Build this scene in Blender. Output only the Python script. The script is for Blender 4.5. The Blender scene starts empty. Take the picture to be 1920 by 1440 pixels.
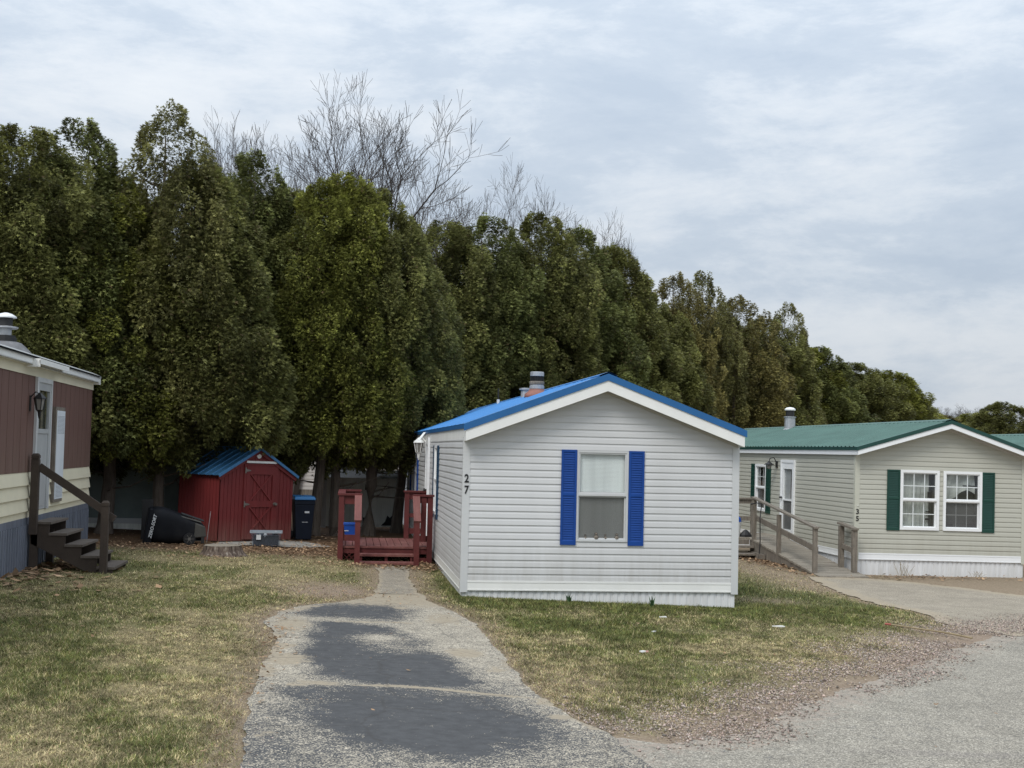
import bpy, math, random
import numpy as np
from mathutils import Matrix, Vector
random.seed(7); rng = np.random.default_rng(11)
scene = bpy.context.scene
COL = scene.collection
R = math.radians

# ------------------------------------------------------------------ helpers
def tag(o, label=None, cat=None, group=None, kind=None):
    if label: o["label"] = label
    if cat: o["category"] = cat
    if group: o["group"] = group
    if kind: o["kind"] = kind
    return o

def thing(name, label, cat, loc=(0, 0, 0), rot=(0, 0, 0), group=None):
    o = bpy.data.objects.new(name, None); COL.objects.link(o)
    o.empty_display_size = 0.3
    o.location = loc; o.rotation_euler = rot
    return tag(o, label, cat, group)

def link_mesh(name, me, parent=None, mat=None):
    o = bpy.data.objects.new(name, me); COL.objects.link(o)
    if parent: o.parent = parent
    if mat and not me.materials: me.materials.append(mat)
    return o

def copy_tree(root):
    c = root.copy(); COL.objects.link(c)
    def rec(a, b):
        for ch in a.children:
            d = ch.copy(); COL.objects.link(d); d.parent = b
            rec(ch, d)
    rec(root, c)
    return c

class MB:
    def __init__(s): s.v = []; s.f = []
    def quad(s, *p):
        i = len(s.v); s.v += [tuple(q) for q in p]; s.f.append(tuple(range(i, i + len(p))))
    def box(s, x0, x1, y0, y1, z0, z1, T=None):
        P = [(x0,y0,z0),(x1,y0,z0),(x1,y1,z0),(x0,y1,z0),(x0,y0,z1),(x1,y0,z1),(x1,y1,z1),(x0,y1,z1)]
        if T: P = [T(*p) for p in P]
        i = len(s.v); s.v += P
        s.f += [(i,i+3,i+2,i+1),(i+4,i+5,i+6,i+7),(i,i+1,i+5,i+4),(i+1,i+2,i+6,i+5),(i+2,i+3,i+7,i+6),(i+3,i,i+4,i+7)]
        return s
    def hexa(s, P):
        i = len(s.v); s.v += [tuple(p) for p in P]
        s.f += [(i,i+3,i+2,i+1),(i+4,i+5,i+6,i+7),(i,i+1,i+5,i+4),(i+1,i+2,i+6,i+5),(i+2,i+3,i+7,i+6),(i+3,i,i+4,i+7)]
        return s
    def beam(s, a, b, w, h, up=(0, 0, 1)):
        a = Vector(a); b = Vector(b); d = (b - a).normalized(); up = Vector(up)
        sd = d.cross(up)
        if sd.length < 1e-4: sd = d.cross(Vector((1, 0, 0)))
        sd.normalize(); u = sd.cross(d)
        P = []
        for q in (a, b):
            for (i, j) in ((-1,-1),(1,-1),(1,1),(-1,1)):
                P.append(q + sd * (i * w / 2) + u * (j * h / 2))
        i = len(s.v); s.v += [tuple(p) for p in P]
        s.f += [(i,i+1,i+2,i+3),(i+7,i+6,i+5,i+4),(i,i+4,i+5,i+1),(i+1,i+5,i+6,i+2),(i+2,i+6,i+7,i+3),(i+3,i+7,i+4,i)]
        return s
    def tube(s, pts, rad, n=8, cap=True):
        pts = [Vector(p) for p in pts]
        if not hasattr(rad, '__len__'): rad = [rad] * len(pts)
        i0 = len(s.v)
        for k, p in enumerate(pts):
            d = (pts[min(k+1, len(pts)-1)] - pts[max(k-1, 0)]).normalized()
            a = d.cross(Vector((0, 0, 1)))
            if a.length < 0.05: a = d.cross(Vector((1, 0, 0)))
            a.normalize(); b = d.cross(a)
            for j in range(n):
                t = 2 * math.pi * j / n
                s.v.append(tuple(p + a * (rad[k] * math.cos(t)) + b * (rad[k] * math.sin(t))))
        for k in range(len(pts) - 1):
            for j in range(n):
                A = i0 + k*n + j; B = i0 + k*n + (j+1) % n
                s.f.append((A, B, B + n, A + n))
        if cap:
            s.f.append(tuple(i0 + j for j in range(n))[::-1]); e = i0 + (len(pts)-1)*n
            s.f.append(tuple(e + j for j in range(n)))
        return s
    def lathe(s, prof, n=16, c=(0, 0, 0)):
        i0 = len(s.v)
        for (r, z) in prof:
            for j in range(n):
                t = 2 * math.pi * j / n
                s.v.append((c[0] + r*math.cos(t), c[1] + r*math.sin(t), c[2] + z))
        for k in range(len(prof) - 1):
            for j in range(n):
                A = i0 + k*n + j; B = i0 + k*n + (j+1) % n
                s.f.append((A, B, B + n, A + n))
        s.f.append(tuple(i0 + j for j in range(n))[::-1]); e = i0 + (len(prof)-1)*n
        s.f.append(tuple(e + j for j in range(n)))
        return s
    def poly_prism(s, pts, fn, d0, d1):
        """pts 2-D outline; fn(u,v,d) -> 3-D"""
        n = len(pts); i = len(s.v)
        s.v += [fn(u, v, d0) for u, v in pts] + [fn(u, v, d1) for u, v in pts]
        s.f.append(tuple(range(i, i+n))[::-1]); s.f.append(tuple(range(i+n, i+2*n)))
        for k in range(n):
            s.f.append((i+k, i+(k+1) % n, i+n+(k+1) % n, i+n+k))
        return s
    def build(s, name, mat, parent=None, smooth=False, bevel=0):
        me = bpy.data.meshes.new(name); me.from_pydata([tuple(p) for p in s.v], [], s.f); me.update()
        if smooth:
            me.polygons.foreach_set('use_smooth', [True] * len(me.polygons))
        o = link_mesh(name, me, parent, mat)
        if bevel:
            m = o.modifiers.new('edge', 'BEVEL'); m.width = bevel; m.segments = 2; m.limit_method = 'ANGLE'
        return o

def np_mesh(name, V, F, cols=None, attr='Col', smooth=False):
    me = bpy.data.meshes.new(name)
    V = np.ascontiguousarray(V, dtype=np.float32); F = np.ascontiguousarray(F, dtype=np.int32)
    n = F.shape[1]
    me.vertices.add(len(V)); me.vertices.foreach_set('co', V.ravel())
    me.loops.add(F.size); me.loops.foreach_set('vertex_index', F.ravel())
    me.polygons.add(len(F)); me.polygons.foreach_set('loop_start', np.arange(0, F.size, n, dtype=np.int32))
    if cols is not None:
        a = me.color_attributes.new(attr, 'FLOAT_COLOR', 'POINT')
        c = np.ones((len(V), 4), dtype=np.float32); c[:, :3] = cols
        a.data.foreach_set('color', c.ravel())
    me.update(calc_edges=True); me.validate()
    if smooth: me.polygons.foreach_set('use_smooth', np.ones(len(F), dtype=bool))
    return me

# value noise in numpy
_tab = rng.random((256, 256))
def vnoise(x, y):
    xi = np.floor(x).astype(int); yi = np.floor(y).astype(int)
    fx = x - xi; fy = y - yi
    fx = fx*fx*(3-2*fx); fy = fy*fy*(3-2*fy)
    a = _tab[xi % 256, yi % 256]; b = _tab[(xi+1) % 256, yi % 256]
    c = _tab[xi % 256, (yi+1) % 256]; d = _tab[(xi+1) % 256, (yi+1) % 256]
    return (a*(1-fx)+b*fx)*(1-fy) + (c*(1-fx)+d*fx)*fy
def fnoise(x, y, o=4):
    x = np.asarray(x, float); y = np.asarray(y, float)
    s = 0; a = 1; t = 0
    for k in range(o):
        s = s + a*vnoise(x*2**k + 17.3*k, y*2**k + 5.1*k); t += a; a *= .5
    return s / t
def sstep(a, b, x):
    t = np.clip((np.asarray(x, float) - a) / (b - a), 0, 1); return t*t*(3-2*t)

def poly_sd(x, y, P):
    """signed distance to a polygon, negative inside"""
    x = np.asarray(x, float); y = np.asarray(y, float)
    d = np.full(x.shape, 1e9); ins = np.zeros(x.shape, bool)
    n = len(P)
    for i in range(n):
        ax, ay = P[i]; bx, by = P[(i+1) % n]
        ex, ey = bx-ax, by-ay
        t = np.clip(((x-ax)*ex + (y-ay)*ey) / (ex*ex+ey*ey+1e-12), 0, 1)
        d = np.minimum(d, np.hypot(x-ax-t*ex, y-ay-t*ey))
        c = ((ay > y) != (by > y)) & (x < (bx-ax)*(y-ay)/((by-ay) if by != ay else 1e-9) + ax)
        ins ^= c
    return np.where(ins, -d, d)

# ------------------------------------------------------------------ ground height
def gz(X):
    t = np.asarray(X, float) - 1.64
    hi = 7 + (1 - np.exp(-np.maximum(t-7, 0)/2.0))*2.0
    lo = -8 - (1 - np.exp(-np.maximum(-8-t, 0)/2.0))*2.0
    t = np.where(t > 7, hi, np.where(t < -8, lo, t))
    return -0.033*t
def gz1(X): return float(gz(np.array([X]))[0])

# ------------------------------------------------------------------ materials
def newmat(name):
    m = bpy.data.materials.new(name); m.use_nodes = True
    nt = m.node_tree; b = nt.nodes['Principled BSDF']
    return m, nt, b
def N(nt, t, **k):
    n = nt.nodes.new(t)
    for a, v in k.items():
        if a in n.inputs: n.inputs[a].default_value = v
        else: setattr(n, a, v)
    return n
def ramp(nt, stops):
    n = nt.nodes.new('ShaderNodeValToRGB'); e = n.color_ramp.elements
    while len(e) < len(stops): e.new(0.5)
    for i, (p, c) in enumerate(stops):
        e[i].position = p; e[i].color = (c[0], c[1], c[2], 1) if hasattr(c, '__len__') else (c, c, c, 1)
    return n
def mixc(nt, fac, a, b, mode='MIX'):
    n = nt.nodes.new('ShaderNodeMix'); n.data_type = 'RGBA'; n.blend_type = mode
    for s, i in ((fac, 0), (a, 6), (b, 7)):
        if hasattr(s, 'links') or isinstance(s, bpy.types.NodeSocket): nt.links.new(s, n.inputs[i])
        elif i == 0: n.inputs[0].default_value = s
        else: n.inputs[i].default_value = (s[0], s[1], s[2], 1)
    return n.outputs[2]
def coords(nt, scale=(1, 1, 1), kind='Object'):
    tc = nt.nodes.new('ShaderNodeTexCoord'); mp = nt.nodes.new('ShaderNodeMapping')
    mp.inputs['Scale'].default_value = scale
    nt.links.new(tc.outputs[kind], mp.inputs['Vector']); return mp.outputs['Vector']
def noise(nt, vec, scale, detail=6, rough=.6):
    n = N(nt, 'ShaderNodeTexNoise', Scale=scale, Detail=detail, Roughness=rough); nt.links.new(vec, n.inputs['Vector']); return n.outputs['Fac']

def pmat(name, col, rough=.6, var=.18, scale=5, stretch=(1, 1, 1), bump=0, bscale=80, metal=0, dirt=0, dirtcol=(.12, .1, .07), fine=.0, spec=.4):
    m, nt, b = newmat(name)
    v = coords(nt, stretch)
    f = noise(nt, v, scale)
    lo = tuple(c*(1-var) for c in col); hi = tuple(min(1, c*(1+var)) for c in col)
    r = ramp(nt, [(.3, lo), (.7, hi)]); nt.links.new(f, r.inputs[0]); c = r.outputs[0]
    if fine:
        f2 = noise(nt, coords(nt, stretch), scale*14, 3)
        r2 = ramp(nt, [(.35, 1-fine), (.65, 1+fine)]); nt.links.new(f2, r2.inputs[0])
        c = mixc(nt, 1, c, r2.outputs[0], 'MULTIPLY')
    if dirt:
        f3 = noise(nt, coords(nt, (stretch[0]*.9, stretch[1]*.9, stretch[2]*.9)), scale*.45, 8, .7)
        r3 = ramp(nt, [(.48, 0), (.75, dirt)]); nt.links.new(f3, r3.inputs[0])
        c = mixc(nt, r3.outputs[0], c, dirtcol)
    nt.links.new(c, b.inputs['Base Color'])
    b.inputs['Roughness'].default_value = rough; b.inputs['Metallic'].default_value = metal
    b.inputs['Specular IOR Level'].default_value = spec
    if bump:
        fb = noise(nt, coords(nt, stretch), bscale, 5)
        bp = N(nt, 'ShaderNodeBump', Strength=bump, Distance=.01); nt.links.new(fb, bp.inputs['Height']); nt.links.new(bp.outputs[0], b.inputs['Normal'])
    return m

M = {}
M['grey_siding'] = pmat('grey_vinyl_siding', (.60, .605, .605), .5, .05, 1.3, (1, 1, .25), bump=.05, bscale=5, dirt=.12, dirtcol=(.30, .29, .26))
M['grey_trim'] = pmat('grey_corner_trim', (.57, .58, .58), .5, .03, 2)
M['white_trim'] = pmat('white_painted_trim', (.80, .80, .77), .5, .04, 3, (1, 1, .4), dirt=.12, dirtcol=(.5, .46, .38))
M['white_metal'] = pmat('white_metal_skirting', (.76, .77, .78), .42, .06, 4, (1, 1, .15), dirt=.5, dirtcol=(.40, .385, .34))
M['soffit'] = pmat('dull_soffit', (.48, .46, .42), .6, .06, 4)
M['blue_roof'] = pmat('blue_metal_roof', (.036, .195, .48), .45, .10, 2, bump=.05, bscale=6, spec=.5, fine=.04)
M['blue_trim'] = pmat('blue_roof_trim', (.018, .115, .30), .45, .08, 3)
M['blue_shutter'] = pmat('blue_shutter_plastic', (.012, .060, .265), .55, .08, 6, spec=.18)
M['teal_shutter'] = pmat('dark_blue_shutter', (.015, .05, .10), .5, .08, 6)
M['glass_dark'] = pmat('dark_interior', (.03, .032, .033), .8, .2, 3)
M['blind'] = pmat('window_blind', (.66, .69, .67), .6, .16, 1.6, (3.2, 3, .15))
M['screen_grey'] = pmat('insect_screen_grey', (.2, .2, .2), .8, .1, 4)
M['dark_metal'] = pmat('dark_weathered_metal', (.02, .02, .02), .5, .2, 8)
M['black'] = pmat('black_plastic', (.012, .012, .013), .45, .15, 10)
M['galv'] = pmat('galvanised_metal', (.42, .43, .44), .45, .18, 9, metal=.4, fine=.1)
M['rust_boot'] = pmat('terracotta_flashing', (.29, .13, .10), .7, .15, 9)
M['sage_siding'] = pmat('sage_vinyl_siding', (.46, .455, .39), .5, .04, 1.3, (1, 1, .25), dirt=.10, dirtcol=(.3, .29, .22))
M['sage_trim'] = pmat('sage_corner_trim', (.50, .50, .42), .5, .03, 2)
M['green_roof'] = pmat('green_metal_roof', (.072, .145, .122), .6, .14, 2, (1, .4, 1), fine=.05)
M['green_trim'] = pmat('dark_green_roof_trim', (.012, .055, .045), .45, .1, 3)
M['green_shutter'] = pmat('green_shutter_plastic', (.008, .05, .036), .45, .1, 6)
M['bright_white'] = pmat('white_vinyl_frame', (.82, .83, .83), .4, .02, 4)
M['maroon'] = pmat('maroon_wood_panel', (.135, .070, .055), .7, .13, 3, (4, 4, .3), bump=.15, bscale=30, dirt=.15, dirtcol=(.16, .11, .10))
M['cream'] = pmat('cream_lap_siding', (.68, .63, .47), .65, .05, 2, dirt=.12, dirtcol=(.45, .40, .28))
M['slate_skirt'] = pmat('slate_blue_skirting', (.12, .135, .17), .6, .38, 3, (6, 6, .2), fine=.2, dirt=.6, dirtcol=(.17, .18, .21))
M['grey_frame'] = pmat('grey_door_frame', (.56, .57, .57), .5, .08, 4)
M['storm_door'] = pmat('grey_storm_door', (.42, .43, .43), .45, .08, 3)
M['brown_wood'] = pmat('brown_stained_wood', (.052, .038, .029), .75, .18, 5, (1, 1, 1), bump=.2, bscale=40, fine=.12)
M['brown_tread'] = pmat('worn_brown_tread', (.115, .095, .080), .8, .2, 6, fine=.12)
M['red_deck'] = pmat('red_stained_wood', (.105, .019, .018), .65, .18, 6, bump=.15, bscale=40, fine=.12, dirt=.15, dirtcol=(.18, .08, .07))
M['red_board'] = pmat('worn_red_deck_boards', (.165, .058, .050), .7, .2, 4, (3, .6, 1), fine=.15, dirt=.3, dirtcol=(.3, .17, .14))
M['red_barn'] = pmat('red_barn_panel', (.15, .020, .020), .6, .12, 3, (3, 3, .4), fine=.08)
M['shed_roof'] = pmat('blue_shed_roof', (.024, .085, .165), .5, .15, 3, fine=.06, dirt=.2, dirtcol=(.05, .07, .08))
M['shed_trim'] = pmat('light_blue_rib', (.05, .165, .33), .5, .1, 3)
M['bin_navy'] = pmat('navy_bin_plastic', (.008, .012, .022), .55, .15, 5, spec=.2)
M['bin_lid'] = pmat('blue_bin_lid', (.02, .14, .34), .45, .08, 6)
M['cart_black'] = pmat('dusty_black_plastic', (.007, .008, .011), .6, .3, 3, dirt=.35, dirtcol=(.05, .046, .04), spec=.15)
M['cart_dust'] = pmat('dusty_cart_side', (.055, .053, .046), .7, .3, 4, fine=.1)
M['sticker'] = pmat('white_sticker', (.6, .62, .63), .5, .05, 9)
M['blue_bucket'] = pmat('bright_blue_plastic', (.012, .075, .36), .4, .08, 6)
M['weathered'] = pmat('weathered_grey_wood', (.19, .165, .135), .85, .32, 4, (6, 6, 1.2), bump=.35, bscale=50, fine=.2, dirt=.45, dirtcol=(.075, .06, .048))
M['weathered_board'] = pmat('weathered_ramp_boards', (.27, .24, .195), .85, .28, 3, (1, 5, 1), bump=.35, bscale=50, fine=.2, dirt=.4, dirtcol=(.11, .09, .07))
M['bark'] = pmat('brown_bark', (.115, .094, .076), .9, .35, 6, (3, 3, .4), bump=.6, bscale=25, fine=.2)
M['hinge0'] = pmat('dull_lead_flashing', (.16, .16, .165), .6, .3, 9)
M['bark_grey'] = pmat('grey_bark', (.062, .052, .046), .9, .25, 6, (3, 3, .5), bump=.3, bscale=25)
M['concrete'] = pmat('worn_concrete', (.30, .285, .255), .9, .25, 3, bump=.3, bscale=90, fine=.15, dirt=.35, dirtcol=(.2, .165, .12))
M['stone_dark'] = pmat('dark_home_siding', (.21, .255, .245), .7, .12, 3)
M['shed_grey'] = pmat('grey_metal_shed', (.86, .88, .82), .6, .14, 3, (5, 5, .4), dirt=.3, dirtcol=(.10, .085, .065))
M['pale_wall'] = pmat('pale_far_wall', (.55, .52, .49), .7, .08, 2)
M['green_can'] = pmat('pale_bucket', (.7, .7, .68), .5, .06, 6)
M['pipe_white'] = pmat('white_pipe', (.72, .73, .73), .5, .06, 7)
M['pink_wrap'] = pmat('pale_red_wrapper', (.55, .30, .26), .6, .3, 25)
M['litter'] = pmat('white_litter', (.78, .78, .76), .6, .06, 12)
M['stick'] = pmat('tan_stick', (.28, .22, .13), .8, .2, 9)
M['red_tip'] = pmat('red_flag_tip', (.36, .10, .08), .7, .2, 9)
M['shoot'] = pmat('green_shoot', (.035, .085, .03), .5, .2, 9)

def grime(m, z0, z1, amt):
    nt = m.node_tree; b = nt.nodes['Principled BSDF']; src = b.inputs['Base Color'].links[0].from_socket
    tc = N(nt, 'ShaderNodeTexCoord'); s3 = N(nt, 'ShaderNodeSeparateXYZ'); nt.links.new(tc.outputs['Object'], s3.inputs[0])
    mr = N(nt, 'ShaderNodeMapRange'); mr.inputs['From Min'].default_value = z0; mr.inputs['From Max'].default_value = z1; mr.inputs['To Min'].default_value = 1; mr.inputs['To Max'].default_value = 0; nt.links.new(s3.outputs[2], mr.inputs[0])
    f = noise(nt, coords(nt, (1, 1, .12)), 9, 6, .65); r = ramp(nt, [(.38, .25), (.68, 1)]); nt.links.new(f, r.inputs[0])
    k = N(nt, 'ShaderNodeMath', operation='MULTIPLY'); nt.links.new(mr.outputs[0], k.inputs[0]); nt.links.new(r.outputs[0], k.inputs[1])
    k2 = N(nt, 'ShaderNodeMath', operation='MULTIPLY'); nt.links.new(k.outputs[0], k2.inputs[0]); k2.inputs[1].default_value = amt
    nt.links.new(mixc(nt, k2.outputs[0], src, (.26, .23, .17)), b.inputs['Base Color'])
grime(M['grey_siding'], .2, .9, .35); grime(M['sage_siding'], .15, .8, .3); grime(M['white_metal'], -.35, .2, .45); grime(M['red_barn'], .0, .5, .35); grime(M['maroon'], 1.6, 2.4, .25)

def glass_mat(name, tint, fac, gl=.06):
    m, nt, b = newmat(name)
    out = nt.nodes['Material Output']
    tr = N(nt, 'ShaderNodeBsdfTransparent'); tr.inputs[0].default_value = (*tint, 1)
    gls = N(nt, 'ShaderNodeBsdfGlossy', Roughness=.03)
    lw = N(nt, 'ShaderNodeLayerWeight', Blend=.5)
    pw_ = N(nt, 'ShaderNodeMath', operation='POWER'); nt.links.new(lw.outputs['Facing'], pw_.inputs[0]); pw_.inputs[1].default_value = 5
    fr = N(nt, 'ShaderNodeMath', operation='MULTIPLY_ADD'); nt.links.new(pw_.outputs[0], fr.inputs[0]); fr.inputs[1].default_value = .92; fr.inputs[2].default_value = .07
    mx = N(nt, 'ShaderNodeMixShader'); nt.links.new(fr.outputs[0], mx.inputs[0])
    nt.links.new(tr.outputs[0], mx.inputs[1]); nt.links.new(gls.outputs[0], mx.inputs[2])
    df = N(nt, 'ShaderNodeBsdfDiffuse'); df.inputs[0].default_value = (.13, .13, .13, 1)
    m2 = N(nt, 'ShaderNodeMixShader'); m2.inputs[0].default_value = fac
    nt.links.new(mx.outputs[0], m2.inputs[1]); nt.links.new(df.outputs[0], m2.inputs[2])
    nt.links.new(m2.outputs[0], out.inputs['Surface'])
    return m
M['glass'] = glass_mat('clear_window_glass', (.97, .985, .98), .0)
M['screen'] = glass_mat('screened_window_glass', (.80, .81, .80), .50)

def tub_mat():
    m, nt, b = newmat('clear_tub_plastic')
    out = nt.nodes['Material Output']
    tr = N(nt, 'ShaderNodeBsdfTransparent'); tr.inputs[0].default_value = (.8, .85, .9, 1)
    b.inputs['Base Color'].default_value = (.3, .33, .37, 1); b.inputs['Roughness'].default_value = .3
    mx = N(nt, 'ShaderNodeMixShader'); mx.inputs[0].default_value = .13
    nt.links.new(tr.outputs[0], mx.inputs[1]); nt.links.new(b.outputs[0], mx.inputs[2]); nt.links.new(mx.outputs[0], out.inputs[0])
    return m
M['tub'] = tub_mat()

def attr_mat(name, rough=.8, transl=0.0, bright=.2, nscale=3.0, spec=.25):
    m, nt, b = newmat(name)
    at = N(nt, 'ShaderNodeVertexColor'); at.layer_name = 'Col'
    f = noise(nt, coords(nt), nscale, 4)
    r = ramp(nt, [(.3, 1-bright), (.7, 1+bright)]); nt.links.new(f, r.inputs[0])
    c = mixc(nt, 1, at.outputs[0], r.outputs[0], 'MULTIPLY')
    nt.links.new(c, b.inputs['Base Color'])
    b.inputs['Roughness'].default_value = rough; b.inputs['Specular IOR Level'].default_value = spec
    if transl:
        tl = N(nt, 'ShaderNodeBsdfTranslucent'); nt.links.new(c, tl.inputs[0])
        mx = N(nt, 'ShaderNodeMixShader'); mx.inputs[0].default_value = transl
        nt.links.new(b.outputs[0], mx.inputs[1]); nt.links.new(tl.outputs[0], mx.inputs[2])
        nt.links.new(mx.outputs[0], nt.nodes['Material Output'].inputs[0])
    return m
M['leaf'] = attr_mat('evergreen_foliage', .6, .30, .22, .8)
M['blade'] = attr_mat('lawn_grass', .8, .15, .15, 1.2)
M['litterleaf'] = attr_mat('dead_leaves', .85, .1, .2, 5)
M['pebble'] = attr_mat('roadside_gravel', .9, 0, .15, 9)

# ------------------------------------------------------------------ layout polygons (metres, x right, y away)
DRIVE = [(-.60, 6.5), (-.67, 8.7), (-.74, 10.6), (-.78, 12.3), (-.72, 13.6), (-.76, 14.4), (-.95, 15.8), (-.86, 16.7), (-.60, 17.4), (-.15, 17.9), (.22, 18.5), (.38, 19.3), (.44, 20.6),
         (.98, 20.6), (1.02, 19.6), (1.14, 18.5), (1.38, 17.4), (1.54, 16.2), (1.58, 15.35), (1.62, 13.7), (1.66, 12.2), (1.78, 10.8), (2.05, 9.9), (2.2, 6.5)]
WALK = [(.40, 19.2), (.46, 21.0), (.50, 22.3), (.45, 23.75), (1.05, 23.75), (.99, 22.3), (.98, 21.0), (1.0, 19.2)]
ROAD = [(1.7, 9.0), (2.05, 9.85), (2.45, 9.8), (3.28, 10.55), (4.1, 11.6), (5.5, 13.25), (7.2, 15.5), (8.6, 17.2), (9.6, 18.05), (11.5, 19.1), (16, 20.8), (30, 25), (60, 33), (60, 12), (30, 6), (14, -2), (6, -10), (-12, -14), (-14, -3), (-7, 2.5), (-2.5, 5.6), (-.7, 7.6)]
PAD35 = [(9.1, 25.6), (8.75, 24.0), (8.5, 22.6), (8.52, 21.0), (8.8, 19.6), (8.6, 18.2), (9.0, 17.3), (9.8, 17.6), (12.5, 19.2), (14.5, 20.4), (13.6, 21.6), (12.2, 23.0), (11.3, 24.6), (10.6, 25.3), (10.3, 25.6)]
SHEDPAD = [(-2.75, 26.9), (-1.0, 27.05), (-.35, 27.6), (-.9, 28.6), (-1.5, 28.7), (-2.6, 27.6)]
PATCH_A = [(-.28, 15.9), (.42, 15.6), (.80, 14.6), (.95, 13.4), (1.08, 12.15), (.75, 11.85), (.2, 11.95), (-.18, 12.3), (-.26, 13.2), (-.36, 14.2)]
PATCH_B = [(-.15, 11.6), (.2, 11.75), (.7, 11.55), (1.15, 11.25), (1.25, 10.5), (.95, 9.6), (.35, 9.7), (-.05, 10.6)]
PATCH_C = [(-.62, 16.6), (-.42, 17.5), (.0, 17.9), (.55, 17.9), (.75, 17.2), (.55, 16.35), (-.3, 16.4)]
HOUSE27 = [(1.62, 19.27), (5.76, 19.3), (5.6, 37.6), (1.4, 37.5)]

def wob(x, y, s=1.6, a=.22, seed=0):
    return (fnoise(x*s + 31 + seed, y*s + 7 + seed, 4) - .5) * 2 * a

# ------------------------------------------------------------------ ground sheet
def axis(lo, hi, f0, f1, step):
    core = list(np.arange(f0, f1, step)); L = []; d = step; x = f0
    while x > lo: d *= 1.25; x -= d; L.append(x)
    H = []; d = step; x = core[-1]
    while x < hi: d *= 1.25; x += d; H.append(x)
    return np.array(L[::-1] + core + H)
def masks(x, y):
    """dirt, green, litter weights for the ground at x, y"""
    n1 = fnoise(x*.9, y*.55, 4); n2 = fnoise(x*2.3+40, y*1.6+9, 4)
    dDr = poly_sd(x, y, DRIVE) + wob(x, y, 2.2, .12); dRd = poly_sd(x, y, ROAD) + wob(x, y, .9, .35, 3); dWk = poly_sd(x, y, WALK)
    dPd = poly_sd(x, y, PAD35) + wob(x, y, 1.2, .3, 5)
    dH = poly_sd(x, y, HOUSE27)
    left = x < .6
    edge = 1 - sstep(.0, .55, np.minimum(dDr, dWk))
    rd = 1 - sstep(-.1, np.where(x > 2.5, 1.5, .6), dRd)
    pd = 1 - sstep(-.2, .5, dPd)
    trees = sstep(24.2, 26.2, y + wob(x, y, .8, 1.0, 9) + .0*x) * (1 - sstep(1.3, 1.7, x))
    front35 = sstep(6.9, 8.5, x) * sstep(21.5, 23.0, y + (n1-.5)*2)
    bareA = np.exp(-(((x+.25)/.85)**2 + ((y-19.3)/1.2)**2))          # bare patch left of the walk
    bareB = np.exp(-(((x-2.0)/.7)**2 + ((y-12.6)/1.6)**2))
    bareC = np.exp(-(((x-6.6)/.8)**2 + ((y-20.6)/.5)**2))
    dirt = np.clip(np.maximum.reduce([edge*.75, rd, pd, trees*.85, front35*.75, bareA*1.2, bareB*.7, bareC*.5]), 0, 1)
    green = sstep(.38, .62, n1*.62 + n2*.38)
    green = np.clip(green*.75 + .55*(1-sstep(.3, 1.6, dH))*(x > 1.4) - .25*np.exp(-(((x+1.3)/.7)**2 + ((y-12.4)/2.3)**2))
                    + .35*(x > 2)*(y > 15.3)*sstep(14.5, 17, y), 0, 1) * (1-.8*dirt)
    return dirt, green, trees
gx = axis(-420, 520, -7.5, 14.5, .09); gy = axis(-40, 900, 6, 30, .09)
GX, GY = np.meshgrid(gx, gy); V = np.stack([GX.ravel(), GY.ravel(), gz(GX.ravel())], 1)
nx, ny = len(gx), len(gy)
fine_area = (V[:, 1] < 40) & (abs(V[:, 0]) < 18)
V[:, 2] += np.where(fine_area, (fnoise(V[:, 0]*1.7, V[:, 1]*1.7, 3)-.5)*.02, 0)
onhard = np.minimum.reduce([poly_sd(V[:, 0], V[:, 1], P) for P in (DRIVE, ROAD, WALK, PAD35, SHEDPAD)]) < .15
V[:, 2] = np.where(onhard, gz(V[:, 0]) - .012, V[:, 2])
I = np.arange(nx*ny).reshape(ny, nx)
F = np.stack([I[:-1, :-1].ravel(), I[:-1, 1:].ravel(), I[1:, 1:].ravel(), I[1:, :-1].ravel()], 1)
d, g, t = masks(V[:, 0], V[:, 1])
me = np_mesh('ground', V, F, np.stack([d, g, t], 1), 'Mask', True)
m, nt, b = newmat('lawn_soil')
at = N(nt, 'ShaderNodeVertexColor'); at.layer_name = 'Mask'
sp = N(nt, 'ShaderNodeSeparateColor'); nt.links.new(at.outputs[0], sp.inputs[0])
c1 = ramp(nt, [(.3, (.13, .11, .06)), (.55, (.28, .23, .13)), (.75, (.40, .335, .205))]); nt.links.new(noise(nt, coords(nt), 38, 8, .7), c1.inputs[0])
c2 = ramp(nt, [(.3, (.065, .078, .028)), (.7, (.14, .145, .058))]); nt.links.new(noise(nt, coords(nt), 45, 6, .7), c2.inputs[0])
c3 = ramp(nt, [(.3, (.15, .105, .075)), (.5, (.28, .215, .16)), (.72, (.42, .34, .27))]); nt.links.new(noise(nt, coords(nt), 30, 9, .75), c3.inputs[0])
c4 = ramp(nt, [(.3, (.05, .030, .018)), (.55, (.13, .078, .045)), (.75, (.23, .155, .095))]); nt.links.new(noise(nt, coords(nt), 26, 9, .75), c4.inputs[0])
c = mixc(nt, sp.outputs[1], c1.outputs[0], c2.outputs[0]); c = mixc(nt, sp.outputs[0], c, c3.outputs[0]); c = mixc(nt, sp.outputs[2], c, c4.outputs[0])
nt.links.new(c, b.inputs['Base Color']); b.inputs['Roughness'].default_value = .95; b.inputs['Specular IOR Level'].default_value = .1
bp = N(nt, 'ShaderNodeBump', Strength=.6, Distance=.02); nt.links.new(noise(nt, coords(nt), 55, 6, .7), bp.inputs['Height']); nt.links.new(bp.outputs[0], b.inputs['Normal'])
tag(link_mesh('ground', me, None, m), kind='structure')

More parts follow.
